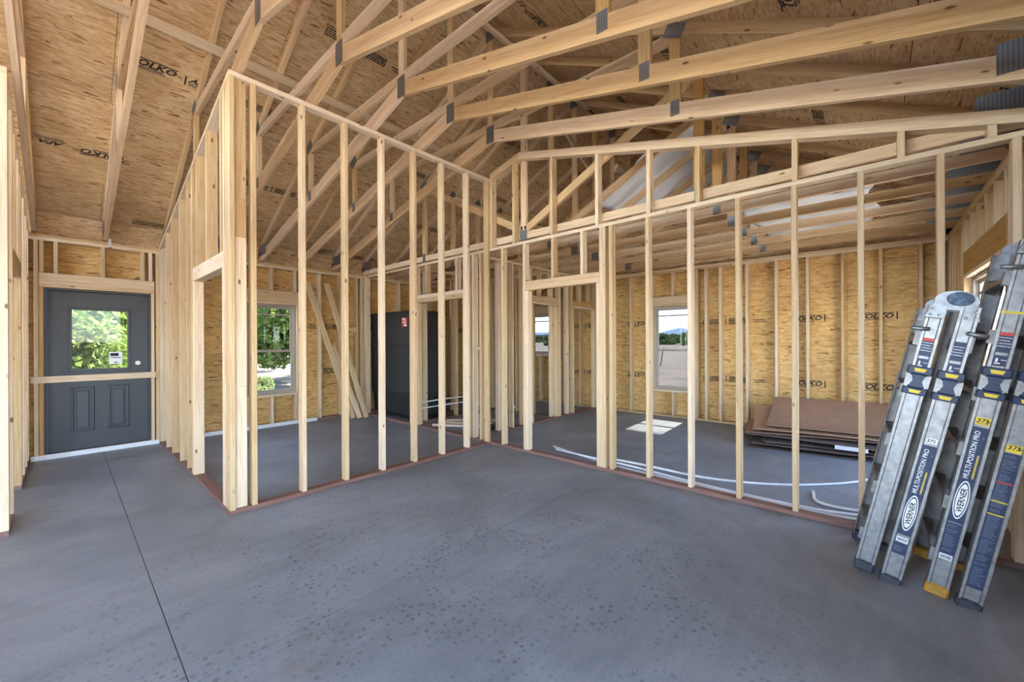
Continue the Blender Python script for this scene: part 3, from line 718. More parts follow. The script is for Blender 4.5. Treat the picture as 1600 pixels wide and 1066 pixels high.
# ------------------------------------------------------------------ door
dr = tag(empty('door_1', (.33, YB, 0)), 'charcoal half-glass entry door in the back wall', None, None, 'structure')
dx0, dx1 = -.1545, .8185; yd = YB+.05
multibox('door_frame', dr, [((dx0, YB-.004, .04), (dx0+.022, YB+D6+.01, 2.10)), ((dx1-.022, YB-.004, .04), (dx1, YB+D6+.01, 2.10)), ((dx0+.022, YB-.004, 2.075), (dx1-.022, YB+D6+.01, 2.10))], 'door_frame')
s0, s1, sz0, sz1 = dx0+.0235, dx1-.0235, .065, 2.072
gx0, gx1, gz0, gz1 = .075, .585, 1.085, 1.845
slab = multibox('door_slab', dr, [((s0, yd, sz0), (s1, yd+.044, gz0)), ((s0, yd, gz1), (s1, yd+.044, sz1)), ((s0, yd, gz0), (gx0, yd+.044, gz1)), ((gx1, yd, gz0), (s1, yd+.044, gz1))], 'door')
fr = multibox('glass_frame', slab, [((gx0-.03, yd-.012, gz0-.03), (gx1+.03, yd+.002, gz0)), ((gx0-.03, yd-.012, gz1), (gx1+.03, yd+.002, gz1+.03)), ((gx0-.03, yd-.012, gz0), (gx0, yd+.002, gz1)), ((gx1, yd-.012, gz0), (gx1+.03, yd+.002, gz1))], 'door', .004)
box('pane', slab, (gx0, yd+.018, gz0), (gx1, yd+.024, gz1), 'glass')
for a, b in ((.062, .272), (.395, .60)):
    z0_, z1_ = .285, .86
    multibox('raised_panel', slab, [((a, yd-.016, z0_), (b, yd+.001, z0_+.026)), ((a, yd-.016, z1_-.026), (b, yd+.001, z1_)), ((a, yd-.016, z0_+.026), (a+.026, yd+.001, z1_-.026)), ((b-.026, yd-.016, z0_+.026), (b, yd+.001, z1_-.026)), ((a+.05, yd-.018, z0_+.05), (b-.05, yd+.001, z1_-.05))], 'door', .006)
bm = bmesh.new(); bmesh.ops.create_cone(bm, cap_ends=True, segments=20, radius1=.030, radius2=.027, depth=.012, matrix=Matrix.Translation((.69, yd-.007, 1.145)) @ Matrix.Rotation(R(90), 4, 'X')); me = bpy.data.meshes.new('k'); bm.to_mesh(me); bm.free()
link('knob_hole_disc', me, 'ivory', slab, Matrix.Identity(4))  # pale disc stands in for light through the knob hole
st_ = box('glass_sticker', slab, (.41, yd+.013, 1.14), (.535, yd+.016, 1.30), 'white')
multibox('sticker_print', st_, [((.42, yd+.012, 1.245), (.50, yd+.0129, 1.285)), ((.425, yd+.012, 1.22), (.52, yd+.0129, 1.23)), ((.455, yd+.012, 1.155), (.49, yd+.0129, 1.165))], 'black_ink')
box('threshold', dr, (dx0+.02, YB, .04), (dx1-.02, YB+D6, .063), 'door_frame')
br_ = board('door_brace_board', None, (-.262, YB-.042, .935), (.865, YB-.004, 1.015)); tag(br_, 'pine board nailed straight across the dark entry door', 'board')
for a, b, t_ in ((-.265, XP2-.002, 'in front of the dark door'), (XP2+D4+.002, 3.06, 'under the back room window')):
    o = box('white_strip', None, (a, YB-.045, .001), (b, YB-.003, .062), 'white', .006); tag(o, 'white plastic strip along the foot of the back wall '+t_, 'strip', 'white strips along the back wall')

# ------------------------------------------------------------------ windows
def window(name, label, c, right, wdt, hgt, depth_dir, split=.47, drop=.12, gm='glass'):
    """double-hung unit; c = lower corner at the inner face, right = along the wall, depth_dir = outward"""
    o = tag(empty(name, c), label, None, None, 'structure')
    rv, dv = Vector(right), Vector(depth_dir)
    m = Matrix((rv, dv, Vector((0, 0, 1)))).transposed().to_4x4()
    F = .035
    def mb(nm, par, boxes, mat):
        ob = multibox(nm, None, boxes, mat, .003 if mat == 'vinyl' else 0)
        ob.parent = par; ob.matrix_basis = m if par is o else Matrix.Identity(4); return ob
    d0, d1 = .06, .135
    mb('window_frame', o, [((0, d0, 0), (F, d1, hgt)), ((wdt-F, d0, 0), (wdt, d1, hgt)), ((F, d0, 0), (wdt-F, d1, F)), ((F, d0, hgt-F), (wdt-F, d1, hgt))], 'vinyl')
    def sash(z0, z1, a, b):
        s = mb('sash', o, [((F, a, z0), (F+.04, b, z1)), ((wdt-F-.04, a, z0), (wdt-F, b, z1)), ((F+.04, a, z0), (wdt-F-.04, b, z0+.035)), ((F+.04, a, z1-.035), (wdt-F-.04, b, z1))], 'vinyl')
        mb('pane', s, [((F+.04, (a+b)/2-.003, z0+.035), (wdt-F-.04, (a+b)/2+.003, z1-.035))], gm)
    zm = hgt*split
    sash(F, zm+.03, .072, .097)
    sash(zm-.01, hgt-F, .101, .126)
    mb('rail', o, [((F+.04, .096, hgt-F-drop-.03), (wdt-F-.04, .1005, hgt-F-drop))], 'vinyl')
    return o
window('window_1', 'double-hung window with trees outside in the back room', (1.982, YB, .545), (1, 0, 0), .75, 1.52, (0, 1, 0))
window('window_2', 'double-hung window with a mountain view in the far wall', (XF, W1[0]+.003, W1[2]+.002), (0, 1, 0), W1[1]-W1[0]-.006, W1[3]-W1[2]-.004, (1, 0, 0), gm='glass_dim')
window('window_3', 'small far window seen through the closet doorway', (XF, W3[0]+.003, W3[2]+.002), (0, 1, 0), W3[1]-W3[0]-.006, W3[3]-W3[2]-.004, (1, 0, 0), .45, gm='glass_dim')
window('window_4', 'window in the right wall behind the ladders', (WR[0]+.003, YR, WR[2]+.002), (1, 0, 0), WR[1]-WR[0]-.006, WR[3]-WR[2]-.004, (0, -1, 0), gm='glass_clear')

# ------------------------------------------------------------------ black tub surround
tb = tag(empty('tub_surround', (4.45, 6.7, 0)), 'tall black fibreglass tub surround standing in the bathroom corner', 'tub surround')
ty0, ty1, tx0, tx1, tz = 5.93, 7.44, 4.05, 4.84, 1.955
bm = bmesh.new()
def loft(bm, rings):
    vs_ = [[bm.verts.new(p) for p in r] for r in rings]
    n = len(rings[0])
    for a, b in zip(vs_[:-1], vs_[1:]):
        for i in range(n): bm.faces.new((a[i], a[(i+1) % n], b[(i+1) % n], b[i]))
    return vs_
def rring(z, ins, r=.07):
    x0_, x1_, a_, b_ = tx0+ins, tx1-ins, ty0+ins, ty1-ins; P = []
    for cx_, cy_, s_ in ((x1_-r, a_+r, -90), (x1_-r, b_-r, 0), (x0_+r, b_-r, 90), (x0_+r, a_+r, 180)):
        for k in range(5): an = R(s_+k*22.5); P.append((cx_+r*math.cos(an), cy_+r*math.sin(an), z))
    return P
rg = loft(bm, [rring(.045, .10), rring(.10, .06), rring(.42, .045), rring(.50, .03), rring(1.33, .028), rring(1.345, .012), rring(1.365, .012), rring(1.38, .028), rring(tz-.03, .022), rring(tz-.028, 0), rring(tz, 0), rring(tz, .05), rring(.55, .07)])
bm.faces.new(rg[0][::-1]); bm.faces.new(rg[-1])
me = bpy.data.meshes.new('shell'); bm.to_mesh(me); bm.free()
link('shell', me, 'black_fibreglass', tb, Matrix.Identity(4))
multibox('flange_tabs', tb, [((tx0+.002, ty0+.08+i*.045, tz), (tx0+.03, ty0+.11+i*.045, tz+.018)) for i in range(30)], 'black_fibreglass')
multibox('flange_tabs', tb, [((tx0+.08+i*.045, ty0+.002, tz), (tx0+.11+i*.045, ty0+.03, tz+.018)) for i in range(14)], 'black_fibreglass')
lb = box('warning_label', tb, (tx0+.017, 6.13, 1.69), (tx0+.0215, 6.29, 1.85), 'red_ink')
multibox('label_print', lb, [((tx0+.0155, 6.145, 1.70), (tx0+.0168, 6.22, 1.735)), ((tx0+.0155, 6.15, 1.76), (tx0+.0168, 6.275, 1.775)), ((tx0+.0155, 6.15, 1.80), (tx0+.0168, 6.25, 1.81)), ((tx0+.0155, 6.20, 1.82), (tx0+.0168, 6.275, 1.84))], 'white_ink')
multibox('tub_feet', tb, [((tx0+.12, ty0+.15, 0), (tx0+.20, ty0+.3, .06)), ((tx0+.12, ty1-.3, 0), (tx0+.20, ty1-.15, .06)), ((tx1-.2, ty0+.15, 0), (tx1-.12, ty0+.3, .06)), ((tx1-.2, ty1-.3, 0), (tx1-.12, ty1-.15, .06))], 'black_fibreglass')

# water lines by the tub
for z_, nm in ((.27, 'lower'), (.375, 'upper')):
    o = tube('water_pipe', None, [(4.02, 5.765, z_), (4.6, 5.768, z_+.004), (5.15, 5.765, z_)], .011, 'white', n=4)
    tag(o, 'thin white water pipe across the bathroom studs, the %s of two' % nm, 'pipe', 'water pipes by the tub')
o = tube('drain_pipe', None, [(4.52, 4.52, .045), (4.60, 4.55, .045), (4.72, 4.6, .045)], .045, 'abs', seg=14, n=4); tag(o, 'short black drain pipe lying behind the closet wall studs', 'pipe')
bk = tag(empty('black_bucket', (4.80, 4.95, 0)), 'small black and grey pail on the floor behind the closet wall studs', 'pail')
bm = bmesh.new(); bmesh.ops.create_cone(bm, cap_ends=True, segments=20, radius1=.12, radius2=.13, depth=.20, matrix=Matrix.Translation((4.80, 4.95, .10))); me = bpy.data.meshes.new('b'); bm.to_mesh(me); bm.free()
link('body', me, plain('grey_pail', (.25, .26, .27), .5), bk, Matrix.Identity(4))
bm = bmesh.new(); bmesh.ops.create_cone(bm, cap_ends=True, segments=20, radius1=.14, radius2=.138, depth=.075, matrix=Matrix.Translation((4.80, 4.95, .2385))); me = bpy.data.meshes.new('b'); bm.to_mesh(me); bm.free()
link('lid', me, 'abs', bk, Matrix.Identity(4))
for i, (p0, p1) in enumerate((((4.15, 5.5, .02), (4.75, 4.55, .02)), ((4.35, 5.6, .02), (4.95, 4.7, .02)), ((4.55, 5.65, .02), (5.25, 4.85, .02)))):
    o = beam('floor_scrap_board', None, p0, p1, (1, 0, 0), .075, .036, 'pale'); tag(o, 'pale scrap board lying on the bathroom floor, %s from the long partition' % ('nearest', 'middle one', 'farthest')[i], 'board', 'scrap boards on the bathroom floor')

# leaning boards in the back room corner
for p0, p1, lab in (((3.60, 7.20, .0), (2.90, 7.455, 2.46), 'leftmost'), ((3.70, 7.13, .0), (3.08, 7.45, 1.75), 'middle'), ((3.80, 7.08, .0), (3.235, 7.455, 2.50), 'rightmost')):
    if lab == 'middle': p1 = (3.32, 7.44, 1.35)
    o = beam('leaning_board', None, p0, p1, (0, 1, 0), TH, D4, 'pine'); tag(o, 'pine board leaning against the back wall beside the window, %s of three' % lab, 'board', 'leaning boards')

# ------------------------------------------------------------------ tubing and strips on the bedroom floor
for i, (pts, lab) in enumerate((
    ([(4.20, 2.2, .064), (4.27, 1.80, .045), (4.37, 1.30, .013), (4.55, .80, .013), (4.86, .40, .013), (5.28, .07, .013), (5.75, -.10, .013)], 'curving far out across the bedroom floor'),
    ([(4.36, 3.16, .013), (4.22, 2.6, .013), (4.13, 2.1, .013), (4.10, 1.5, .013), (4.07, .8, .013), (4.09, .3, .013), (4.2, -.2, .013)], 'lying closest behind the long partition plate'),
    ([(4.27, 3.05, .013), (4.17, 2.5, .036), (4.17, 2.0, .036), (4.16, 1.4, .013), (4.13, .8, .013), (4.16, .3, .013), (4.33, -.15, .013)], 'second behind the long partition plate'),
    ([(4.62, .40, .013), (4.36, .34, .013), (4.34, .1, .013), (4.55, -.25, .013)], 'short piece by the end of the long partition'))):
    o = tube('white_tube', None, pts, .0125, 'white'); tag(o, 'white plastic water tube '+lab, 'tube', 'white tubes on the bedroom floor')
o = tube('pvc_pipe', None, [(4.10, -.66, .32), (5.9, -.70, .03)], .02, 'white', n=1, seg=12); tag(o, 'white plastic pipe lying along the right wall behind the ladders', 'pipe')

# ------------------------------------------------------------------ cardboard stack
def sheet(label, cx_, cy_, rz, lx, ly, z, mat, prof=None, t=.007, rag=.0, seed=0):
    """flattened carton: lx away from camera, ly along the wall; prof(u) = rise of the sheet"""
    r = random.Random(seed); nx, ny = 12, 10
    bm = bmesh.new(); top, bot = [], []
    for i in range(nx+1):
        u = i/nx; rt, rb = [], []
        for j in range(ny+1):
            v = j/ny
            x = (u-.5)*lx + (rag*math.sin(v*7+seed) if i in (0, nx) else 0); y = (v-.5)*ly + (rag*math.sin(u*9+seed*2) if j in (0, ny) else 0)
            zz = z + (prof(u, v) if prof else 0) + .006*math.sin(u*5+v*4+seed)
            rt.append(bm.verts.new((x, y, zz+t))); rb.append(bm.verts.new((x, y, zz)))
        top.append(rt); bot.append(rb)
    for i in range(nx):
        for j in range(ny):
            bm.faces.new((top[i][j], top[i+1][j], top[i+1][j+1], top[i][j+1])); bm.faces.new((bot[i][j], bot[i][j+1], bot[i+1][j+1], bot[i+1][j]))
    for i in range(nx):
        bm.faces.new((top[i][0], bot[i][0], bot[i+1][0], top[i+1][0])); bm.faces.new((top[i][ny], top[i+1][ny], bot[i+1][ny], bot[i][ny]))
    for j in range(ny):
        bm.faces.new((top[0][j], top[0][j+1], bot[0][j+1], bot[0][j])); bm.faces.new((top[nx][j], bot[nx][j], bot[nx][j+1], top[nx][j+1]))
    me = bpy.data.meshes.new('sheet'); bm.to_mesh(me); bm.free()
    o = link('cardboard_sheet', me, mat, None, Matrix.Translation((cx_, cy_, 0)) @ Matrix.Rotation(rz, 4, 'Z'))
    return tag(o, label, 'cardboard', 'flattened cartons by the far wall')
sheet('bottom flattened carton of the stack, dark and flat on the slab', 6.74, .42, R(14), 1.10, 1.85, .008, 'cardboard3', seed=1, rag=.03)
sheet('second flattened carton from the bottom of the stack', 6.70, .40, R(8), 1.12, 1.75, .045, 'cardboard3', lambda u, v: .02*(1-u), seed=2, rag=.02)
sheet('folded carton with a lifted front edge, third from the bottom', 6.76, .30, R(12), 1.05, 1.70, .09, 'cardboard3', lambda u, v: .02*u, seed=3, rag=.03)
sheet('grey-brown carton in the middle of the stack', 6.73, .38, R(5), 1.10, 1.80, .135, 'cardboard3', lambda u, v: .03*v, seed=4, rag=.02)
sheet('folded carton below the tan one in the stack', 6.80, .50, R(10), 1.05, 1.75, .18, 'cardboard', lambda u, v: .025*(1-v), seed=5, rag=.02)
sheet('tan carton with a bright front flap under the topmost sheet', 6.78, .62, R(9), 1.10, 1.30, .235, 'cardboard2', lambda u, v: .16*u**2.5, seed=6)
sheet('topmost large brown carton sheet curving up against the far wall', 6.86, .18, R(3), 1.06, 2.05-.25, .285, 'cardboard', lambda u, v: .25*u**1.6, seed=7)
o = box('shipping_label', None, (6.14, .02, .115), (6.146, .32, .160), 'white'); tag(o, 'white paper label on the front edge of the carton stack', 'label')

# ------------------------------------------------------------------ ladders
def disc(name, parent, c, r, d, mat, seg=28, ry=None):
    bm = bmesh.new(); bmesh.ops.create_cone(bm, cap_ends=True, segments=seg, radius1=r, radius2=r, depth=d, matrix=Matrix.Translation(c) @ Matrix.Rotation(R(90), 4, 'Y'))
    if ry:
        for v in bm.verts: v.co.z = c[2]+(v.co.z-c[2])*ry
    bmesh.ops.bevel(bm, geom=[e for e in bm.edges if abs(e.verts[0].co.x-e.verts[1].co.x) < 1e-6], offset=.003, segments=1, affect='EDGES')
    me = bpy.data.meshes.new(name); bm.to_mesh(me); bm.free(); return link(name, me, mat, parent, Matrix.Identity(4), True)
def channel(name, parent, x, yc_, z0, z1, wd, dp, mat, sgn=1):
    """C-channel stile, web facing -x*sgn, ribbed face, flanges going back"""
    h = wd/2; t = .004
    pr = [(0, -h), (0, -h+.012), (.006, -h+.016), (.006, h-.016), (0, h-.012), (0, h), (dp, h), (dp, h-t), (t+.006, h-t), (t+.006, -h+t), (dp, -h+t), (dp, -h)]
    pr = [(x+sgn*a, yc_+b) for a, b in pr]
    n = len(pr); v = [(a, b, z0) for a, b in pr]+[(a, b, z1) for a, b in pr]
    f = [(i, (i+1) % n, n+(i+1) % n, n+i) for i in range(n)]+[tuple(range(n))[::-1], tuple(range(n, 2*n))]
    if sgn > 0: f = [q[::-1] for q in f]
    return link(name, mesh(name, v, f), mat, parent, Matrix.Identity(4), True)
def decal(parent, name, x, y0_, y1_, z0_, z1_, mat):
    return box(name, parent, (x-.0012, y0_, z0_), (x, y1_, z1_), mat, 0, True)
def letter(parent, flat, x, y, z, vert, mat, name='lettering'):
    """flat lettering on a face that looks to -x; vert: reads upward"""
    me = flat.build(name)
    if vert: m = Matrix(((0, 0, -1), (0, 1, 0), (1, 0, 0))).to_4x4()
    else: m = Matrix(((0, 0, -1), (-1, 0, 0), (0, 1, 0))).to_4x4()
    m.translation = Vector((x, y, z)); return link(name, me, mat, parent, m, True)
def ladder(label, loc, lean, yaw, L, wdt, shift, decals, foot_mats, zstrap, badge, skew=(0, 0)):
    t = tag(empty('multi_position_ladder', loc), label, 'ladder', 'folding ladders')
    t.rotation_euler = (lean, 0, yaw)
    W = .086; GAP = .118
    rr = random.Random(5)
    for half in (0, 1):
        yc_ = -half*GAP; xo = -half*shift; dz = 0
        for far in (0, 1):
            x = xo+far*wdt; sg = 1 if not far else -1
            yy = yc_+(far*.02 if half == 0 else 0)
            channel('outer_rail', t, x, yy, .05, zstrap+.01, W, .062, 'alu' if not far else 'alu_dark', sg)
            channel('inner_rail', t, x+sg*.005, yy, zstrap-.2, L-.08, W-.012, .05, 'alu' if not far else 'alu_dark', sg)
            fm = foot_mats[half] if not far else foot_mats[2]
            me = boxmesh((x-.006 if not far else x-.062, yy-W/2-.004, 0), (x+.062 if not far else x+.006, yy+W/2+.004, .062), .010); link('foot', me, fm, t, Matrix.Identity(4), True)
            if not far:
                st = multibox('slide_bracket', t, [((x-.012, yy-W/2-.008, zstrap-.085), (x+.055, yy+W/2+.008, zstrap-.045)), ((x-.012, yy-W/2-.008, zstrap+.035), (x+.055, yy+W/2+.008, zstrap+.080)), ((x-.010, yy-.034, zstrap-.045), (x+.02, yy+.034, zstrap+.035))], 'navy', .004, True)
                for s_ in (-1, 1):
                    P = [(yy+s_*(W/2+.008), zstrap-.042), (yy+s_*.030, zstrap-.032), (yy+s_*.020, zstrap-.004), (yy+s_*.028, zstrap+.024), (yy+s_*(W/2+.008), zstrap+.034)]
                    prism('corner_pad', st, P, x-.011, x+.01, 'alu', local=True)
                for za, wz in ((zstrap-.066, .018), (zstrap+.058, .020)):
                    prism('grip_mark', st, [(yy-.020, za-wz/2), (yy+.020, za-wz/2), (yy+.026, za+wz/2), (yy-.026, za+wz/2)], x-.0135, x-.011, 'yellow', local=True)
                # spring lock lever on top
                zz = L-.22
                tube('lock_lever', t, [(x-.012, yy+(.01 if half == 0 else -.01), zz), (x-.022, yy+(.05 if half == 0 else -.05), zz-.004), (x-.014, yy+(.085 if half == 0 else -.085), zz-.004)], .011, 'steel', seg=8, n=3, local=True)
                multibox('rivets', t, [((x+.0035, yy+a-.003, zv), (x+.0075, yy+a+.003, zv+.006)) for zv in (zstrap-.125, zstrap-.22, zstrap-.30, zstrap-.40) for a in (-.018, .018)], 'alu_dark', 0, True)
        # rungs of this half: flared where they meet the stiles
        sgy = .030 if half == 0 else -.030
        zz = .22
        while zz < L-.12:
            x0_, x1_ = xo+.045, xo+wdt-.045
            y_ = yc_+sgy
            bmv = []
            rings = []
            for xx, hh, ex in ((x0_-.03, .044, .030), (x0_+.05, .038, .026), (x0_+.11, .018, .018), ((x0_+x1_)/2, .016, .016), (x1_-.11, .018, .018), (x1_-.05, .038, .026), (x1_+.03, .044, .030)):
                rings.append([(xx, y_-ex*.6, zz-hh), (xx, y_+ex, zz-hh*.8), (xx, y_+ex, zz+hh*.8), (xx, y_-ex*.6, zz+hh)])
            bm = bmesh.new(); q = loft(bm, rings); bm.faces.new(q[0][::-1]); bm.faces.new(q[-1]); bmesh.ops.recalc_face_normals(bm, faces=bm.faces[:])
            me = bpy.data.meshes.new('rung'); bm.to_mesh(me); bm.free(); link('rung', me, 'alu_dark', t, Matrix.Identity(4), True)
            zz += .305
    # hinge on top of each side
    for far in (0, 1):
        x = far*wdt-shift*.5*(1-far)
        yh = -GAP/2; zh = L-.055
        P = []
        for k in range(13):
            an = R(-15+k*17.5); P.append((yh+.085*math.cos(an), zh+.055*math.sin(an)))
        P = [(yh+.105, zh-.10), *P[0:13], (yh-.105, zh-.10), (yh-.03, zh-.10), (yh-.028, zh-.05), (yh+.028, zh-.05), (yh+.03, zh-.10)]
        hg = prism('hinge', t, P, x-.016, x+.02, 'steel', local=True)
        if not far:
            disc('hinge_badge', hg, (0, 0, 0), .052, .012, 'blue_badge' if badge else 'steel', ry=.72).matrix_basis = hg.matrix_basis.inverted() @ Matrix.Translation((x-.019, yh-.012, zh+.012))
            for a, b in ((.08, -.05), (.05, -.085), (.085, -.085), (-.08, -.05), (-.05, -.085), (-.085, -.085)):
                disc('hinge_rivet', hg, (0, 0, 0), .007, .006, 'alu', 10).matrix_basis = hg.matrix_basis.inverted() @ Matrix.Translation((x-.018, yh+a, zh+b))
    decals(t, W, GAP, shift, L, zstrap)
    return t
rnd2 = random.Random(21)
def small_stickers(t, x, y, z, red=True, n=2):
    s = decal(t, 'safety_sticker', x+.0045, y-.030, y+.030, z-.06, z+.045, 'navy_label')
    letter(s, Flat().dashes(0, .045, .07, .004, rnd2).dashes(0, .04, .055, .004, rnd2).dashes(0, .05, .04, .004, rnd2).dashes(0, .045, .025, .004, rnd2), x+.0027, y+.024, z-.055, False, 'white_ink')
    if red: decal(s, 'warning_band', x+.0032, y-.030, y+.030, z+.028, z+.045, 'red_ink')
    if n > 1:
        s = decal(t, 'safety_sticker', x+.0045, y-.030, y+.030, z-.13, z-.075, 'navy_label')
        letter(s, Flat().rect(.01, .01, .03, .016).rect(.012, .02, .02, .04).dashes(.03, .052, .03, .004, rnd2), x+.0027, y+.027, z-.13, False, 'white_ink')
def brand_label(t, x, y, z0_, z1_, yellow_tag):
    if yellow_tag:
        s = decal(t, 'rating_sticker', x+.0055, y-.026, y+.026, z1_+.012, z1_+.052, 'yellow')
        letter(s, Flat().add(*text2d('375', .022, .1, .015), 0, 0).add(*text2d('lb', .014, 0, 0), .036, .003).dashes(0, .045, -.008, .003, rnd2), x+.0037, y+.023, z1_+.026, False, 'black_ink')
    s = decal(t, 'brand_label', x+.0055, y-.028, y+.028, z0_, z1_, 'navy_label')
    letter(s, Flat().add(*text2d('MULTI-POSITION PRO', .021, .05, .012, .93)), x+.0037, y-.002, z1_-.285, True, 'white_ink')
    letter(s, Flat().dashes(0, .13, 0, .007, rnd2, .5, 1.2, .2), x+.0037, y-.020, z1_-.28, True, 'yellow', 'strapline')
    zc = z1_-.405
    def ell(a, b, n=28): return [(a*math.cos(2*math.pi*k/n), b*math.sin(2*math.pi*k/n)) for k in range(n)], [tuple(range(n))]
    letter(s, Flat().add(*ell(.108, .0265)), x+.0036, y, zc, True, 'white_ink', 'emblem_ring')
    letter(s, Flat().add(*ell(.100, .0225)), x+.0034, y, zc, True, 'navy_label', 'emblem_band')
    letter(s, Flat().add(*ell(.090, .0190)), x+.0032, y, zc, True, 'white_ink', 'emblem_field')
    letter(s, Flat().add(*text2d('WERNER', .024, .12, .02, 1.0), -.068, -.012), x+.0029, y, zc, True, 'black_ink')
def info_label(t, x, y, z0_, z1_, bars=True):
    s = decal(t, 'instruction_label', x+.0055, y-.028, y+.028, z0_, z1_, 'navy_label')
    F_ = Flat(); zz = z0_+.02
    while zz < z1_-.01:
        if not rnd2.random() < .15: F_.dashes(0, .046*rnd2.uniform(.6, 1), zz-z0_, .0025, rnd2, 1, 3, .5)
        zz += .0085
    letter(s, F_, x+.0037, y+.023, z0_, False, plain('grey_ink', (.22, .25, .32), .6))
    if bars:
        for zz, m_ in ((z1_-.16, 'red_ink'), (z1_-.26, 'yellow'), (z1_-.33, 'yellow')): decal(s, 'colour_bar', x+.0032, y-.028, y+.028, zz, zz+.006, m_)
    return s
def barcode(t, x, y, z):
    s = decal(t, 'barcode_sticker', x+.0045, y-.024, y+.024, z, z+.03, 'white_ink')
    F_ = Flat(); xx = 0
    while xx < .04: wv = rnd2.uniform(.001, .003); F_.rect(xx, 0, xx+wv, .018); xx += wv+.0015
    letter(s, F_, x+.0027, y+.02, z+.006, False, 'black_ink')
def dec1(t, W, G, sh, L, zs_):
    small_stickers(t, .005, 0, zs_+.20); small_stickers(t, .005-sh, -G, zs_+.20, False)
    s = decal(t, 'rating_sticker', .0055-sh, -G-.022, -G+.022, .872, .905, 'white_ink')
    letter(s, Flat().add(*text2d('375', .018, .1, .015), 0, 0), .0037-sh, -G+.02, .88, False, 'black_ink')
    brand_label(t, -sh, -G, .32, .86, False); barcode(t, -sh, -G, .275)
    info_label(t, -sh, -G, .20, .27, False)
def dec2(t, W, G, sh, L, zs_):
    small_stickers(t, .005, 0, zs_+.22)
    decal(t, 'yellow_band', .004, -.04, .04, zs_+.36, zs_+.372, 'yellow'); decal(t, 'yellow_band', .004-sh, -G-.04, -G+.04, zs_+.36, zs_+.372, 'yellow')
    brand_label(t, 0, 0, .43, .965, True); info_label(t, 0, 0, .245, .425, False); barcode(t, 0, 0, .215)
    s = decal(t, 'rating_sticker', .0055-sh, -G-.026, -G+.026, .875, .915, 'yellow')
    letter(s, Flat().add(*text2d('375', .022, .1, .015), 0, 0).add(*text2d('lb', .014, 0, 0), .036, .003), .0037-sh, -G+.023, .89, False, 'black_ink')
    info_label(t, -sh, -G, .13, .87)
    small_stickers(t, .005-sh, -G, zs_+.2, False, 1)
ladder('scuffed aluminium folding ladder with a worn blue hinge cap, the left of the two', (3.26, .040, .004), R(11.5), R(0), 1.72, .50, .05, dec1, ('rubber', 'rubber', 'rubber'), 1.205, True)
ladder('taller aluminium folding ladder with an amber foot, nearer the right wall', (3.20, -.262, .004), R(10.2), R(0), 2.02, .54, .03, dec2, ('amber', 'rubber', 'amber'), 1.205, False)

# ------------------------------------------------------------------ white sheeting in the attic
def drape(label, x0, x1, y0_, y1_, z, amp, seed):
    nx, ny = 26, 26; V = []
    for i in range(nx+1):
        for j in range(ny+1):
            u, v = i/nx, j/ny; x = x0+(x1-x0)*u; y = y0_+(y1_-y0_)*v
            n_ = noise.fractal(Vector((x*1.7+seed, y*1.7, seed)), 1.0, 2.0, 4)
            V.append((x+.05*math.sin(v*9+seed), y+.06*math.sin(u*8), z+amp*abs(n_)+(.515*(YC-y) if seed == 1 else 0)))
    F_ = [(i*(ny+1)+j, (i+1)*(ny+1)+j, (i+1)*(ny+1)+j+1, i*(ny+1)+j+1) for i in range(nx) for j in range(ny)]
    o = link('white_sheeting', mesh('sheeting', V, F_, True), 'whitefilm', None, Matrix.Identity(4))
    sm = o.modifiers.new('thickness', 'SOLIDIFY'); sm.thickness = .002
    return tag(o, label, 'sheeting', 'white sheeting over the flat trusses')
drape('crumpled white plastic sheet lying over the flat truss chords near the centre', 4.75, 6.6, 1.45, 2.75, HW+.21, .10, 1)
drape('white plastic sheet over the flat truss chords toward the right wall', 5.2, 7.1, -.05, 1.1, HW+.15, .12, 5)

# ------------------------------------------------------------------ outdoors
def gz(x, y):
    d = max(0, max(x-9, y-9, -y-3, -x-6)); return -.22+.018*d*0.4+.05*noise.noise(Vector((x*.2, y*.2, 0)))*min(1, d/4)
V, F_ = [], []
rx = [-60, -30, -15, -8, -5, XL-.2, 0, 3, XF+.2, 9, 11, 14, 18, 24, 32, 45, 65, 95, 140, 220, 400, 900]
ry = [-300, -120, -50, -25, -12, -6, -3, YR-.2, 3, YB+.2, 9, 11, 14, 18, 25, 35, 50, 80, 140, 300]
for x in rx:
    for y in ry: V.append((x, y, gz(x, y)))
for i in range(len(rx)-1):
    for j in range(len(ry)-1): F_.append((i*len(ry)+j, (i+1)*len(ry)+j, (i+1)*len(ry)+j+1, i*len(ry)+j+1))
tag(link('ground', mesh('ground', V, F_, True), 'ground'), 'dry sandy ground with patches of scrub outside', None, None, 'structure')
M['gravel'] = plain('pale_bounce_gravel', (.62, .57, .50), .95, bump=.3, bscale=30, var=.12)  # unseen pale gravel added outside to bounce sunlight onto the ceiling
tag(box('bounce_pad', None, (-11, -12, -.3), (10, YR-.30, -.12), 'gravel'), 'unseen pale gravel added to bounce light indoors, along the right side of the house', None, None, 'structure')
tag(box('bounce_pad', None, (-11, YR-.29, -.3), (XL-.30, 9, -.12), 'gravel'), 'unseen pale gravel added to bounce light indoors, outside the open end of the house', None, None, 'structure')
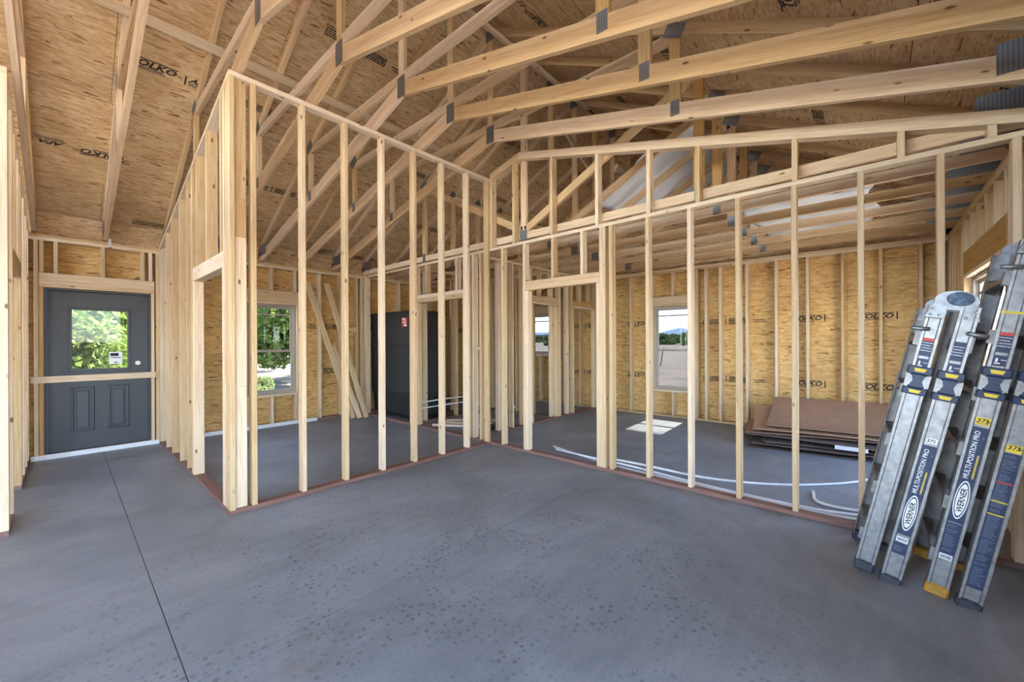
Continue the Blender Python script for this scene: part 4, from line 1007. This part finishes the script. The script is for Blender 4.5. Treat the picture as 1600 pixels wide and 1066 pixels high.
def foliage_mesh(seed, n, rx_, rz_, base, leaf, lumps=9):
    r = random.Random(seed); V, F_ = [], []
    C = [(Vector((r.gauss(0, .45)*rx_, r.gauss(0, .45)*rx_, base+rz_*r.uniform(.1, .9))), r.uniform(.35, .62)) for _ in range(lumps)]
    for _ in range(n):
        c, s_ = r.choice(C)
        d = Vector((r.gauss(0, 1), r.gauss(0, 1), r.gauss(0, 1))).normalized()*(r.random()**.4)*s_
        p = c+Vector((d.x*rx_, d.y*rx_, d.z*rz_*.55))
        if p.z < .05: p.z = .05+r.random()*.2
        a = Vector((r.gauss(0, 1), r.gauss(0, 1), r.gauss(.5, 1))).normalized(); b = a.orthogonal().normalized(); s2 = leaf*r.uniform(.6, 1.4)
        b = Matrix.Rotation(r.uniform(0, 6.28), 3, a) @ b; q = a.cross(b)
        k = len(V); V += [p-b*s2*.4, p+q*s2*.5, p+b*s2*.4+a*s2*.2, p-q*s2*.5+a*s2*.7]; F_.append((k, k+1, k+2, k+3))
    return mesh('foliage', V, F_), C
def trunk_mesh(C, r0):
    bm = bmesh.new()
    for c, s_ in C[:6]:
        P = [Vector((0, 0, -.1)), Vector((c.x*.15, c.y*.15, c.z*.45)), c]
        for i in range(2):
            d = P[i+1]-P[i]; m = Matrix.Translation((P[i]+P[i+1])/2) @ d.to_track_quat('Z', 'Y').to_matrix().to_4x4()
            bmesh.ops.create_cone(bm, cap_ends=True, segments=6, radius1=r0*(1-.45*i), radius2=r0*(.55-.4*i), depth=d.length, matrix=m)
    me = bpy.data.meshes.new('trunk'); bm.to_mesh(me); bm.free(); return me
protos = []
for s_ in range(3):
    me, C = foliage_mesh(s_+1, 15000, 1.5, 3.3, .35, .15, 22); me.materials.append(M['juniper']); tm = trunk_mesh(C, .11); tm.materials.append(M['bark']); protos.append((me, tm))
def tree(i, x, y, sc, rot, label):
    t = tag(empty('juniper_tree', (x, y, gz(x, y)), (0, 0, rot)), label, 'tree', 'junipers behind the house'); t.scale = (sc, sc, sc)
    me, tm = protos[i % 3]
    f = link('foliage', me, None, t, Matrix.Identity(4), True); tag(f, kind='stuff'); link('trunk', tm, None, t, Matrix.Identity(4), True)
spots = [(-.35, 11.9, .72, .3, 'bright juniper close to the house at the left of the door glass'), (1.6, 16.2, .95, 1.2, 'juniper in the middle of the door glass'), (-4.0, 17.0, 1.1, 2.2, 'large juniper left behind the bright one in the door glass'), (-.4, 22.5, 1.35, .7, 'tall juniper at the back of the door view'),
         (6.3, 17.2, 1.1, 5.0, 'juniper in the middle of the back window view'), (11.0, 19.5, 1.25, 1.9, 'juniper at the right of the back window view'), (6.6, 25.5, 1.6, 2.5, 'tall juniper far behind the back window')]
for i, (x, y, sc, rot, lab) in enumerate(spots): tree(i, x, y, sc, rot, lab)
sm_, C = foliage_mesh(31, 1500, .6, .5, .02, .07, 7); sm_.materials.append(M['sage'])
rs = random.Random(4)
sg = [(4.2, 14.4), (5.4, 13.6), (3.4, 13.0), (6.7, 13.2), (1.1, 11.4), (2.6, 11.8), (8.6, 14.2), (28, 8.2), (36, 15.5), (46, 13), (41, 22), (52, 16), (48, 21)]
BL = ['low bush left of centre in the back window view', 'low bush at the centre of the back window view', 'low bush between the door and back window views', 'low bush in front of the junipers, right in the back window view', 'low bush in the middle of the door glass', 'low bush in front of the middle juniper in the door glass', 'low bush at the right edge of the back window view',
      'nearest low bush in the dry field outside the far window', 'low bush in the dry field, left in the far window', 'low bush in the dry field, right in the far window', 'far low bush, leftmost in the field', 'far low bush at the centre of the field', 'far low bush just left of the field centre']
for i, (x, y) in enumerate(sg):
    o = link('sagebrush', sm_, None, None, Matrix.Translation((x, y, gz(x, y))) @ Matrix.Rotation(i*1.3, 4, 'Z') @ Matrix.Diagonal((*(rs.uniform(.8, 1.2),)*3, 1)))
    tag(o, BL[i], 'bush', 'low bushes outside')
fm_, C = foliage_mesh(41, 2600, 2.6, 2.6, .1, .42, 12); fm_.materials.append(M['farbush'])
placed = []
while len(placed) < 40:
    x = rs.uniform(80, 200); y = x*rs.uniform(.12, .95); s_ = rs.uniform(.8, 1.25)*(1+.3*(x-80)/95)
    if any((x-a)**2+(y-b)**2 < (4.6*(s_+c))**2 for a, b, c in placed):
        rs.random(); placed_try = globals().get('placed_try', 0)+1
        if placed_try > 4000: break
        continue
    placed.append((x, y, s_))
    o = link('distant_tree', fm_, None, None, Matrix.Translation((x, y, gz(x, y)-.2)) @ Matrix.Rotation(len(placed), 4, 'Z') @ Matrix.Diagonal((s_, s_, s_, 1)))
    tag(o, 'dark green tree in the distant scrub seen through the far window', 'tree', 'distant trees')
# fence post in the field
pp = tube('fence_post', None, [(24.0, 9.45, gz(24, 9.4)), (24.0, 9.25, 1.0)], .03, 'bark', n=1); tag(pp, 'thin leaning stake in the dry field outside the far window', 'stake')
# hills
def ridge(name, lab, dist, base, hs, mat, wd, a0, a1, n=60):
    V, F_ = [], []
    for i in range(n+1):
        an = a0+(a1-a0)*i/n
        hgt = hs(an)
        for k, (dd, zz) in enumerate(((0, base), (wd*.5, hgt), (wd, base))):
            V.append(((dist+dd)*math.cos(an), (dist+dd)*math.sin(an), zz))
    for i in range(n):
        for k in range(2): F_.append((i*3+k, i*3+k+1, (i+1)*3+k+1, (i+1)*3+k))
    tag(link(name, mesh(name, V, F_, True), mat), lab, None, None, 'structure')
def hm(an):
    d_ = math.degrees(an)
    return 26+36*math.exp(-((d_-19)/2.2)**2)+22*math.exp(-((d_-36)/5)**2)+6*noise.noise(Vector((an*40, 0, 0)))
ridge('mountain', 'haze-tinted blue mountain on the horizon through the far window', 1500, -5, hm, 'mountain', 900, R(-30), R(75))
